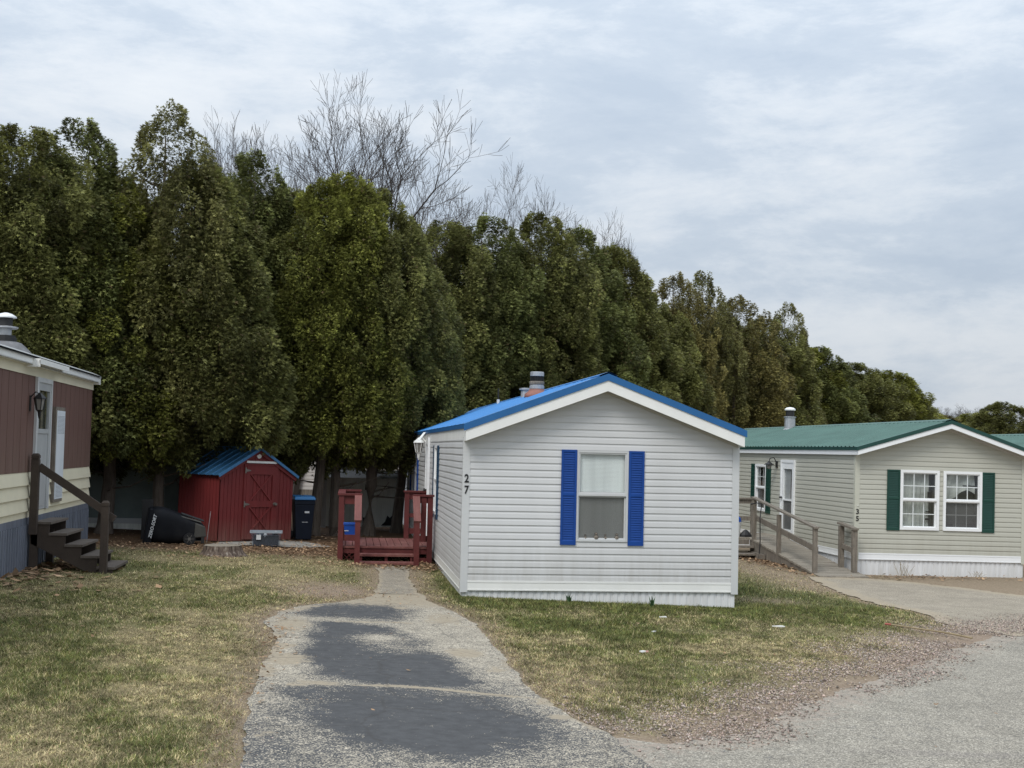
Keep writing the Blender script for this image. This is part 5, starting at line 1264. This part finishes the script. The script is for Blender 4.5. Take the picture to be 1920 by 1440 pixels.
stk = thing('stake', 'thin tan stake with a red tip lying at the gravel edge', 'stake', (7.95, 16.9, gz1(7.95)+.03))
m_ = MB(); m_.tube([(-.56, .62, .05), (0, 0, .02), (.18, -.32, .0)], .013, 6); m_.build('shaft', M['stick'], stk)
m_ = MB(); m_.tube([(-.60, .66, .05), (-.54, .60, .05)], .016, 6); m_.build('tip', M['red_tip'], stk)
def sprout(X, Y, n, h, label):
    m_ = MB(); rr = random.Random(int(X*100))
    for i in range(n):
        az = rr.uniform(0, 6.28); ln = rr.uniform(.1, .5); hh = h*rr.uniform(.6, 1.1)
        b = Vector((rr.uniform(-.03, .03), rr.uniform(-.03, .03), 0)); mid = b+Vector((math.cos(az)*ln*hh*.4, math.sin(az)*ln*hh*.4, hh*.6)); tip = b+Vector((math.cos(az)*ln*hh, math.sin(az)*ln*hh, hh))
        s = Vector((-math.sin(az), math.cos(az), 0))*.007
        m_.quad(b-s, b+s, mid+s, mid-s); m_.quad(mid-s, mid+s, tip)
    o = m_.build('sprouting_bulb', M['shoot']); o.location = (X, Y, gz1(X)); tag(o, label, 'plant', 'green bulb shoots along the front wall')
sprout(4.40, 19.0, 18, .16, 'dark green bulb shoots below the right blue shutter'); sprout(3.20, 19.12, 26, .13, 'wide clump of green bulb shoots below the left blue shutter')
def dry_tuft(X, Y, n, h, label):
    m_ = MB(); rr = random.Random(int(X*77))
    for i in range(n):
        az = rr.uniform(0, 6.28); b = Vector((rr.uniform(-.12, .12), rr.uniform(-.05, .05), 0)); tip = b+Vector((math.cos(az)*.12, math.sin(az)*.06, h*rr.uniform(.4, 1)))
        m_.tube([b, (b+tip)/2+Vector((0, 0, .02)), tip], .003, 3, False)
    o = m_.build('dry_weed', M['stick']); o.location = (X, Y, gz1(X)+.01); tag(o, label, 'weed')
dry_tuft(11.35, 26.15, 18, .30, 'dry weed stalks before the left end of the sage home skirting')
dry_tuft(12.9, 26.1, 14, .16, 'low dry weed before the right end of the sage home skirting')

# ------------------------------------------------------------------ evergreen trees
def crown_mesh(name, seed, H=10.0, base=1.9, Rm=1.55, nclump=390, nspray=290, tint=(1, 1, 1), leaf=1.0, loose=0.0, tops=0, dome=2.6):
    rg = np.random.default_rng(seed)
    ph = rg.uniform(0, 6.28, 6)
    lead = [(rg.uniform(-.45, .45), rg.uniform(-.45, .45), H*rg.uniform(.80, .93)) for _ in range(tops)]
    c = []; ax = []; tone = []; sz = []; tt = []
    for i in range(nclump):
        t = rg.random()**.92; a = rg.uniform(0, 2*np.pi); ox = oy = 0; Hh = H
        if tops and rg.random() < .3: ox, oy, Hh = lead[rg.integers(tops)]
        prof = min(1, t/.16+.50)*(1-t**dome)**.60
        lump = 1 + .13*math.sin(2*a+ph[0]+3*t) + .09*math.sin(3*a+ph[1]-7*t) + .07*math.sin(9*t+ph[2]+a)
        q = rg.uniform(.72, 1.06) if rg.random() < .85 else rg.uniform(.2, .7)
        rad = Rm*prof*lump*q
        c.append((ox*t+rad*math.cos(a), oy*t+rad*math.sin(a), base+(Hh-base)*t*.97)); ax.append((math.cos(a), math.sin(a))); tt.append(t)
        tone.append(rg.uniform(.48, 1.42)*(.45+.55*q)*(.9+.25*t)); sz.append(rg.uniform(.6, 1.1)*(1-.55*t**4))  # inner clumps coloured darker and upper ones lighter, imitating light from above
    c = np.array(c); ax = np.array(ax); tone = np.array(tone); sz = np.array(sz); tt = np.array(tt)
    ns = (nspray*(sz/np.mean(sz))**1.6*(1-loose)).astype(int)+5
    ci = np.repeat(np.arange(nclump), ns); n = len(ci)
    d = rg.normal(0, 1, (n, 3)); d /= np.linalg.norm(d, axis=1)[:, None]
    flip = (d[:, 0]*ax[ci, 0]+d[:, 1]*ax[ci, 1]) < -.3; d[flip, :2] *= -1
    r = rg.uniform(.30, 1.0, n)**.55
    taper = np.where(d[:, 2] < 0, 1+.5*d[:, 2], 1-.15*d[:, 2])            # plumes narrow to a hanging tip
    P = c[ci] + d*np.array([.34, .34, .66])*sz[ci][:, None]*r[:, None]*np.stack([taper, taper, np.ones(n)], 1)
    P[:, 2] = np.maximum(P[:, 2], base*.86 - .35*rg.random(n)**2)
    up = np.where(tt[ci] > .86, .55, -.28)
    A = d*.55 + np.stack([ax[ci, 0]*.6, ax[ci, 1]*.6, up], 1) + rg.normal(0, .32, (n, 3)); A /= np.linalg.norm(A, axis=1)[:, None]
    side = np.cross(A, rg.normal(0, 1, (n, 3))); side /= np.linalg.norm(side, axis=1)[:, None]
    nn = np.cross(A, side)
    L = rg.uniform(.05, .115, n)*leaf
    tris = []; cols = []
    col0 = np.array([.178, .182, .058])*np.array(tint)
    br = rg.random(n)
    base_c = col0[None]*tone[ci][:, None]*np.exp(rg.normal(-.03, .26, (n, 1)))*(.40+.65*r[:, None])  # sprays deeper in a plume painted darker, as shade between plumes
    base_c[br < .03] = np.array([.17, .13, .06])*rg.uniform(.5, 1.0, (np.sum(br < .03), 1))
    for (f_, ang, ll) in ((0, 0, 1.0), (.1, .7, .68), (.1, -.7, .68)):
        B_ = P + A*(L*f_)[:, None]; D = A*math.cos(ang) + side*math.sin(ang)
        D = D + np.array([0, 0, -.2]); tip = B_ + D*(L*ll)[:, None]
        wv = np.cross(D, nn); wv /= (np.linalg.norm(wv, axis=1)[:, None]+1e-9); w = (L*.14)[:, None]
        tris.append(np.stack([B_-wv*w*.4, B_ + D*(L*ll*.45)[:, None]+wv*w, tip], 1)); cols.append(base_c)
        if ang == 0: tris.append(np.stack([B_-wv*w*.4, tip, B_ + D*(L*.45)[:, None]-wv*w], 1)); cols.append(base_c)
    V = np.concatenate(tris).reshape(-1, 3); Cc = np.repeat(np.concatenate(cols), 3, 0)
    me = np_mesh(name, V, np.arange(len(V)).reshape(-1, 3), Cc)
    me.materials.append(M['leaf']); return me

def trunk_mesh(name, seed, H=10.0, lean=(0, 0), r0=.16):
    rr = random.Random(seed); m_ = MB()
    pts = [(lean[0]*k/6+rr.uniform(-.03, .03), lean[1]*k/6+rr.uniform(-.03, .03), -.15 + (H*.93)*k/6) for k in range(7)]
    pts.insert(1, (lean[0]*.02, lean[1]*.02, .25)); rad = [r0*1.45, r0*1.05] + [r0*(1-.15*k) for k in range(1, 7)]
    m_.tube(pts, rad, 9)
    for i in range(34):
        z = rr.uniform(1.0, H*.85); k = z/H; a = rr.uniform(0, 6.28); ln = rr.uniform(.6, 1.4)*(1-k*.6)
        p0 = Vector((lean[0]*k, lean[1]*k, z)); p1 = p0+Vector((math.cos(a)*ln*.5, math.sin(a)*ln*.5, rr.uniform(-.1, .15))); p2 = p0+Vector((math.cos(a)*ln, math.sin(a)*ln, rr.uniform(-.1, .5)))
        m_.tube([p0, p1, p2], [.032*(1-k*.5), .02, .006], 4, False)
    me = bpy.data.meshes.new(name); me.from_pydata([tuple(v) for v in m_.v], [], m_.f); me.update(); me.materials.append(M['bark'])
    return me

crowns = [crown_mesh('crown', 101), crown_mesh('crown', 102, tops=1, Rm=1.65, dome=3.0), crown_mesh('crown', 103, tint=(1.12, 1.14, .8)), crown_mesh('crown', 104, tops=1, tint=(.9, .97, 1.0), dome=2.3),
          crown_mesh('crown', 105, nclump=300, nspray=205, loose=.2, tint=(1.05, 1.0, 1.1), Rm=1.45, dome=2.2), crown_mesh('crown', 106, tops=1, nclump=330, nspray=225, loose=.15, tint=(1.18, 1.02, 1.1), Rm=1.55)]
trunks = [trunk_mesh('trunk', 1, lean=(.2, .0)), trunk_mesh('trunk', 2, lean=(-.25, .1)), trunk_mesh('trunk', 3, lean=(.55, 0), r0=.14), trunk_mesh('trunk', 4, lean=(-.1, .1), r0=.13)]
# (x, y, height, width factor, crown, trunk, rot, label)
CX = lambda px, Y: (px-657)/2475*Y
def TOP(px, py, Y): return 2.15 + (828+.0224*(px-655)-py)*Y/2475
EV = [(-75, 230, 27.6, 1.1, 0, 0, 'evergreen at the far left edge above the maroon home roof'),
      (40, 238, 27.3, 1.05, 1, 1, 'evergreen rising behind the white capped chimney of the maroon home'),
      (150, 222, 28.4, 1.05, 3, 3, 'broad evergreen behind the far corner of the maroon home'),
      (215, 330, 28.5, 1.0, 2, 1, 'shorter evergreen whose trunk stands right of the brown steps'),
      (308, 190, 28.5, 1.0, 4, 3, 'tallest evergreen with a thin see through top behind the toppled bin'),
      (365, 290, 29.0, 1.05, 0, 0, 'dark evergreen directly behind the red shed roof'),
      (462, 272, 31.0, 1.0, 3, 1, 'evergreen behind the right half of the red shed'),
      (530, 345, 31.2, .95, 1, 0, 'evergreen just right of the red shed peak'),
      (590, 325, 30.7, .9, 2, 2, 'yellowish topped evergreen with a leaning trunk beside the blue lidded bin'),
      (628, 312, 31.0, .9, 2, 3, 'slim trunked evergreen behind the left post of the red deck'),
      (690, 340, 31.6, .9, 1, 0, 'evergreen behind the blue tub on the red deck'),
      (742, 425, 33.2, .85, 0, 2, 'evergreen with a dark leaning trunk at the back left corner of the grey home'),
      (815, 398, 40.5, 1.15, 0, 0, 'evergreen above the left eave of the blue roof, right of the notch in the row'),
      (905, 388, 42.0, 1.2, 3, 1, 'evergreen behind the blue roof left of its chimney'),
      (1000, 380, 43.5, 1.15, 1, 0, 'pointed evergreen straight above the blue roof chimney'),
      (1075, 408, 45.5, 1.2, 3, 1, 'evergreen behind the left slope of the blue roof near its peak'),
      (1145, 440, 47.5, 1.25, 0, 0, 'evergreen directly above the peak of the blue roof'),
      (1205, 530, 50.0, 1.15, 1, 1, 'evergreen with rounded shoulder right of the blue roof peak'),
      (1268, 492, 53.0, 1.0, 5, 3, 'brownish thin evergreen behind the right slope of the blue roof'),
      (1318, 488, 55.0, 1.05, 4, 3, 'thin topped evergreen next to the brownish one'),
      (1388, 535, 57.0, 1.3, 5, 1, 'brown green evergreen above the lower right corner of the blue roof'),
      (1440, 578, 60.0, 1.3, 1, 0, 'evergreen behind the left end of the green roof'),
      (1490, 548, 62.5, .95, 4, 3, 'narrow pointed evergreen rising behind the green roof chimney'),
      (1550, 632, 66.0, 1.4, 3, 0, 'rounded evergreen right of the green roof chimney'),
      (1620, 662, 70.0, 1.5, 1, 1, 'rounded evergreen behind the middle of the green roof'),
      (1690, 678, 74.0, 1.6, 2, 0, 'last big evergreen of the row behind the green roof'),
      (1742, 735, 78.0, 1.1, 4, 3, 'wispy half bare evergreen at the right end of the row'),
      (1800, 764, 96.0, 1.9, 5, 3, 'olive brown bushy evergreen above the green roof peak'),
      (1868, 762, 98.0, 2.0, 2, 1, 'olive bushy evergreen behind the square vent on the green roof'),
      (1930, 738, 86.0, 1.5, 0, 0, 'dark evergreen at the right edge of the picture'),
      (95, 300, 29.6, 1.0, 2, 1, 'evergreen set back in the gap above the maroon home door'),
      (425, 330, 32.4, 1.0, 2, 0, 'evergreen set back behind the peak of the red shed'),
      (860, 440, 43.5, 1.2, 2, 0, 'evergreen set back above the far end of the blue roof'),
      (1110, 470, 48.5, 1.2, 2, 1, 'evergreen set back just left of the blue roof peak'),
      (1240, 560, 54.5, 1.2, 0, 0, 'evergreen set back right of the blue roof peak and lower than its neighbours'),
      (1355, 570, 59.0, 1.3, 0, 1, 'evergreen set back above the corner where the blue and green roofs meet'),
      (1415, 600, 61.5, 1.3, 3, 0, 'evergreen set back above the left part of the green roof'),
      (1522, 630, 66.5, 1.4, 2, 1, 'evergreen set back just right of the narrow pointed one'),
      (1588, 668, 71.0, 1.5, 0, 0, 'evergreen set back between the two rounded ones above the green roof'),
      (1655, 682, 75.0, 1.5, 3, 1, 'evergreen set back left of the last big one in the row'),
      (1722, 712, 79.0, 1.3, 1, 0, 'low evergreen at the foot of the wispy half bare one'),
      (1772, 790, 92.0, 1.5, 5, 1, 'low olive evergreen just above the green roof peak'),
      (1835, 785, 97.0, 1.8, 5, 0, 'low olive evergreen between the two bushy ones at right')]
protos = {}
rr = random.Random(21)
for (px, py, Y, wf, ci, ti, lab) in EV:
    X = CX(px, Y); H = TOP(px, py, Y) - gz1(X)
    o = thing('evergreen_tree', lab, 'tree', (X, Y, gz1(X)), (0, 0, rr.uniform(0, 6.28) if ti != 2 else 0), 'evergreens in the tall row behind the homes')
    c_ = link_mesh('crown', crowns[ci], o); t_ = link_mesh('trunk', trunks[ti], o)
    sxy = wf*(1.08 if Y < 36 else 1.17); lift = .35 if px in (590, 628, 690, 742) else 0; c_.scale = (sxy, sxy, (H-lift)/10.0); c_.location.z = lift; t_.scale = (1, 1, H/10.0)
    if ti == 2: c_.rotation_euler.z = rr.uniform(0, 6)

# ------------------------------------------------------------------ bare trees
def bare_mesh(seed, H, spread, depth=6, upright=.5, r0=.16, first=5):
    rr = random.Random(seed); V = []; F = []
    def seg(a, b, ra, rb, n=3):
        d = (b-a).normalized(); u = d.orthogonal().normalized(); w = d.cross(u); i = len(V)
        for q, r in ((a, ra), (b, rb)):
            for j in range(n):
                t = 6.2832*j/n; V.append(tuple(q+u*(r*math.cos(t))+w*(r*math.sin(t))))
        for j in range(n): F.append((i+j, i+(j+1) % n, i+n+(j+1) % n, i+n+j))
    def kid(d, sp):
        a = rr.uniform(0, 6.28); o = d.orthogonal().normalized(); o = (Matrix.Rotation(a, 3, d) @ o)
        return (d+o*sp*rr.uniform(.55, 1.1)+Vector((0, 0, upright*.22))).normalized()
    def grow(p, d, L, r, k):
        n = 3
        for s in range(n):
            d = (d + Vector((rr.gauss(0, .10), rr.gauss(0, .10), .03+.03*upright))).normalized(); q = p+d*(L/n); r2 = max(r*.84, .005)
            seg(p, q, r, r2, 6 if k == 0 else (4 if k < 3 else 3)); p, r = q, r2
            if k < depth and (k > 0 or s == n-1): grow(p, kid(d, spread), L*rr.uniform(.50, .66) if k < 2 else L*rr.uniform(.45, .6), r*.58, k+1)
        if k < depth:
            for i in range(first if k == 0 else 2): grow(p, kid(d, spread*.75), L*rr.uniform(.58, .76) if k < 2 else L*rr.uniform(.5, .66), r*.68, k+1)
    grow(Vector((0, 0, -.1)), Vector((0, 0, 1)), H*.36, r0, 0)
    hmax = max(v[2] for v in V); s = H/hmax
    me = bpy.data.meshes.new('branches'); me.from_pydata([(v[0]*s, v[1]*s, v[2]*s) for v in V], [], F); me.update(); me.materials.append(M['bark_grey'])
    return me
bares = [bare_mesh(5, 14, .95, 5, .55, .22, 5), bare_mesh(8, 12, 1.05, 5, .45, .14, 5), bare_mesh(13, 11, .95, 5, .6, .10, 4)]
BT = [(548, 88, 47, 0, .85, 1.87, 'tallest bare deciduous tree behind the evergreens, left of the notch'), (555, 222, 47, 2, .6, 1.2, 'bare tree left of the tallest bare tree'), (455, 215, 50, 2, .6, 2.2, 'small bare crown between the two highest evergreen tops at left'),
      (770, 285, 47, 1, .75, 3.0, 'bare tree standing in the notch of the evergreen row'), (1005, 278, 60, 1, .62, 1.9, 'bare tree high above the blue roof chimney'),
      (1070, 372, 62, 2, .6, 4.1, 'small bare tree above the blue roof peak'), (1130, 420, 64, 2, .45, 5.1, 'lowest bare twigs right of the blue roof peak'), (1745, 690, 90, 2, .8, 1.0, 'wispy bare tree beside the right end of the evergreen row')]
for (px, py, Y, k, w_, rz, lab) in BT:
    X = CX(px, Y); H = TOP(px, py, Y)-gz1(X); o = thing('bare_tree', lab, 'tree', (X, Y, gz1(X)), (0, 0, rz), 'bare trees behind the evergreens')
    b_ = link_mesh('branches', bares[k], o); s = H/(14, 12, 11)[k]; b_.scale = (s*w_, s*w_, s)
FAR = [(1790, 752), (1812, 748), (1832, 744), (1850, 750), (1868, 746), (1885, 750), (1772, 762), (1902, 752)]
nm = ['leftmost but one of the far bare trees on the skyline', 'third far bare tree from the left on the skyline', 'tallest far bare tree on the skyline, near the middle', 'far bare tree just right of the tallest one', 'far bare tree right of centre in the skyline group', 'far bare tree third from the right on the skyline', 'leftmost of the far bare trees on the skyline', 'rightmost of the far bare trees on the skyline']
for i, (px, py) in enumerate(FAR):
    Y = 170; X = CX(px, Y); H = TOP(px, py, Y)-gz1(X); k = i % 3
    o = thing('bare_tree', nm[i], 'tree', (X, Y, gz1(X)), (0, 0, i*1.3), 'far bare trees at right'); b_ = link_mesh('branches', bares[k], o); s = H/(14, 12, 11)[k]; b_.scale = (s*1.1, s*1.1, s)

# ------------------------------------------------------------------ far tree belt so the horizon closes
hm = []
for i in range(2600):
    a = rng.uniform(-1.2, 1.3); dist = rng.uniform(185, 240)
    hm.append((math.sin(a)*dist, math.cos(a)*dist, rng.uniform(0, 1)))
hm = np.array(hm); P = np.repeat(hm, 14, 0); n = len(P)
pos = np.stack([P[:, 0]+rng.normal(0, 1.6, n), P[:, 1]+rng.normal(0, 1.6, n), rng.random(n)*5.5*(.5+.6*P[:, 2])-.3], 1)
s = rng.uniform(.3, .8, n); dv = rng.normal(0, 1, (n, 3)); dv2 = rng.normal(0, 1, (n, 3))
V = np.stack([pos-dv*s[:, None]*.6, pos+dv2*s[:, None]*.6, pos+(dv-dv2)*s[:, None]*.5], 1).reshape(-1, 3)
C = np.repeat(np.array([.06, .055, .03])*rng.uniform(.6, 1.4, (n, 1)), 3, 0)
tag(link_mesh('far_woodland', np_mesh('far_woodland', V, np.arange(len(V)).reshape(-1, 3), C), None, M['leaf']), kind='stuff', label='low olive belt of far woodland along the horizon', cat='woodland')

# ------------------------------------------------------------------ world, sun, camera
SUN_EL, SUN_AZ = R(48), R(214)       # azimuth clockwise from +y: behind the camera, a little to the left
w = bpy.data.worlds.new('World'); scene.world = w; w.use_nodes = True
nt = w.node_tree; bg = nt.nodes['Background']; bg.inputs['Strength'].default_value = .1
sky = N(nt, 'ShaderNodeTexSky'); sky.sky_type = 'NISHITA'; sky.sun_disc = False; sky.sun_elevation = SUN_EL; sky.sun_rotation = SUN_AZ; sky.air_density = 1.2; sky.dust_density = 2.0
tc = N(nt, 'ShaderNodeTexCoord'); sx = N(nt, 'ShaderNodeSeparateXYZ'); nt.links.new(tc.outputs['Generated'], sx.inputs[0])
def math_(op, a, b=None, c=None):
    n = nt.nodes.new('ShaderNodeMath'); n.operation = op
    for i, q in enumerate((a, b, c)):
        if q is None: continue
        if isinstance(q, (int, float)): n.inputs[i].default_value = q
        else: nt.links.new(q, n.inputs[i])
    return n.outputs[0]
zc = math_('MAXIMUM', sx.outputs[2], 0.0)
cb = N(nt, 'ShaderNodeCombineXYZ'); nt.links.new(sx.outputs[0], cb.inputs[0]); nt.links.new(sx.outputs[1], cb.inputs[1]); nt.links.new(math_('MULTIPLY', sx.outputs[2], 2.9), cb.inputs[2])
mp = N(nt, 'ShaderNodeMapping'); mp.inputs['Location'].default_value = (3.4, 1.7, .35); mp.inputs['Rotation'].default_value = (0, R(9), 0); nt.links.new(cb.outputs[0], mp.inputs[0])
n1 = N(nt, 'ShaderNodeTexNoise', Scale=6.0, Detail=12, Roughness=.64, Distortion=.15); nt.links.new(mp.outputs[0], n1.inputs['Vector'])
n2 = N(nt, 'ShaderNodeTexNoise', Scale=2.2, Detail=4, Roughness=.5, Distortion=.3); nt.links.new(mp.outputs[0], n2.inputs['Vector'])
cl = math_('ADD', math_('MULTIPLY', n1.outputs['Fac'], .74), math_('MULTIPLY', n2.outputs['Fac'], .36))
rc = ramp(nt, [(.42, (4.9, 5.7, 6.75)), (.51, (5.45, 6.2, 7.15)), (.56, (6.2, 6.85, 7.65)), (.63, (7.0, 7.5, 8.1)), (.74, (7.6, 8.0, 8.45))])
nt.links.new(cl, rc.inputs[0])
mixn = mixc(nt, .96, sky.outputs[0], rc.outputs[0])
# overcast brightening towards the zenith, and slightly bluer haze low down
gr = math_('MULTIPLY_ADD', zc, 1.25, .86)
cmb = N(nt, 'ShaderNodeCombineColor'); nt.links.new(gr, cmb.inputs[0]); nt.links.new(gr, cmb.inputs[1]); nt.links.new(gr, cmb.inputs[2])
fin = mixc(nt, 1, mixn, cmb.outputs[0], 'MULTIPLY')
nt.links.new(fin, bg.inputs['Color'])

sun = bpy.data.lights.new('Sun', 'SUN'); sun.energy = 1.7; sun.angle = R(24); sun.color = (1, .96, .90)
so = bpy.data.objects.new('sun_lamp', sun); COL.objects.link(so)
dirv = Vector((math.sin(SUN_AZ)*math.cos(SUN_EL), math.cos(SUN_AZ)*math.cos(SUN_EL), math.sin(SUN_EL)))
so.rotation_euler = dirv.to_track_quat('Z', 'Y').to_euler(); so.location = dirv*60

cam = bpy.data.cameras.new('Camera'); co = bpy.data.objects.new('camera', cam); COL.objects.link(co)
cam.sensor_width = 36; cam.lens = 36*2475/1920; cam.clip_end = 3000; cam.clip_start = .05
Rt = Vector((0.992534403693462, -0.11989589045852593, 0.022370358424059326)); Up = Vector((-0.028152696422612377, -0.046753065124260966, 0.9985096777626259)); Fw = Vector((0.1186713241225527, 0.9916849935098564, 0.04977941822034762))
co.matrix_world = Matrix(((Rt.x, Up.x, -Fw.x, 0), (Rt.y, Up.y, -Fw.y, 0), (Rt.z, Up.z, -Fw.z, 2.15), (0, 0, 0, 1)))
scene.camera = co
scene.view_settings.view_transform = 'Standard'; scene.view_settings.look = 'None'; scene.view_settings.exposure = 0; scene.view_settings.gamma = 1
scene.cycles.max_bounces = 6; scene.cycles.diffuse_bounces = 3; scene.cycles.glossy_bounces = 2; scene.cycles.transparent_max_bounces = 16
scene.cycles.sample_clamp_indirect = 2.0; scene.cycles.use_adaptive_sampling = False
scene.cycles.use_denoising = True; scene.cycles.denoiser = 'OPENIMAGEDENOISE'; scene.cycles.denoising_input_passes = 'RGB_ALBEDO_NORMAL'; scene.cycles.denoising_prefilter = 'NONE'
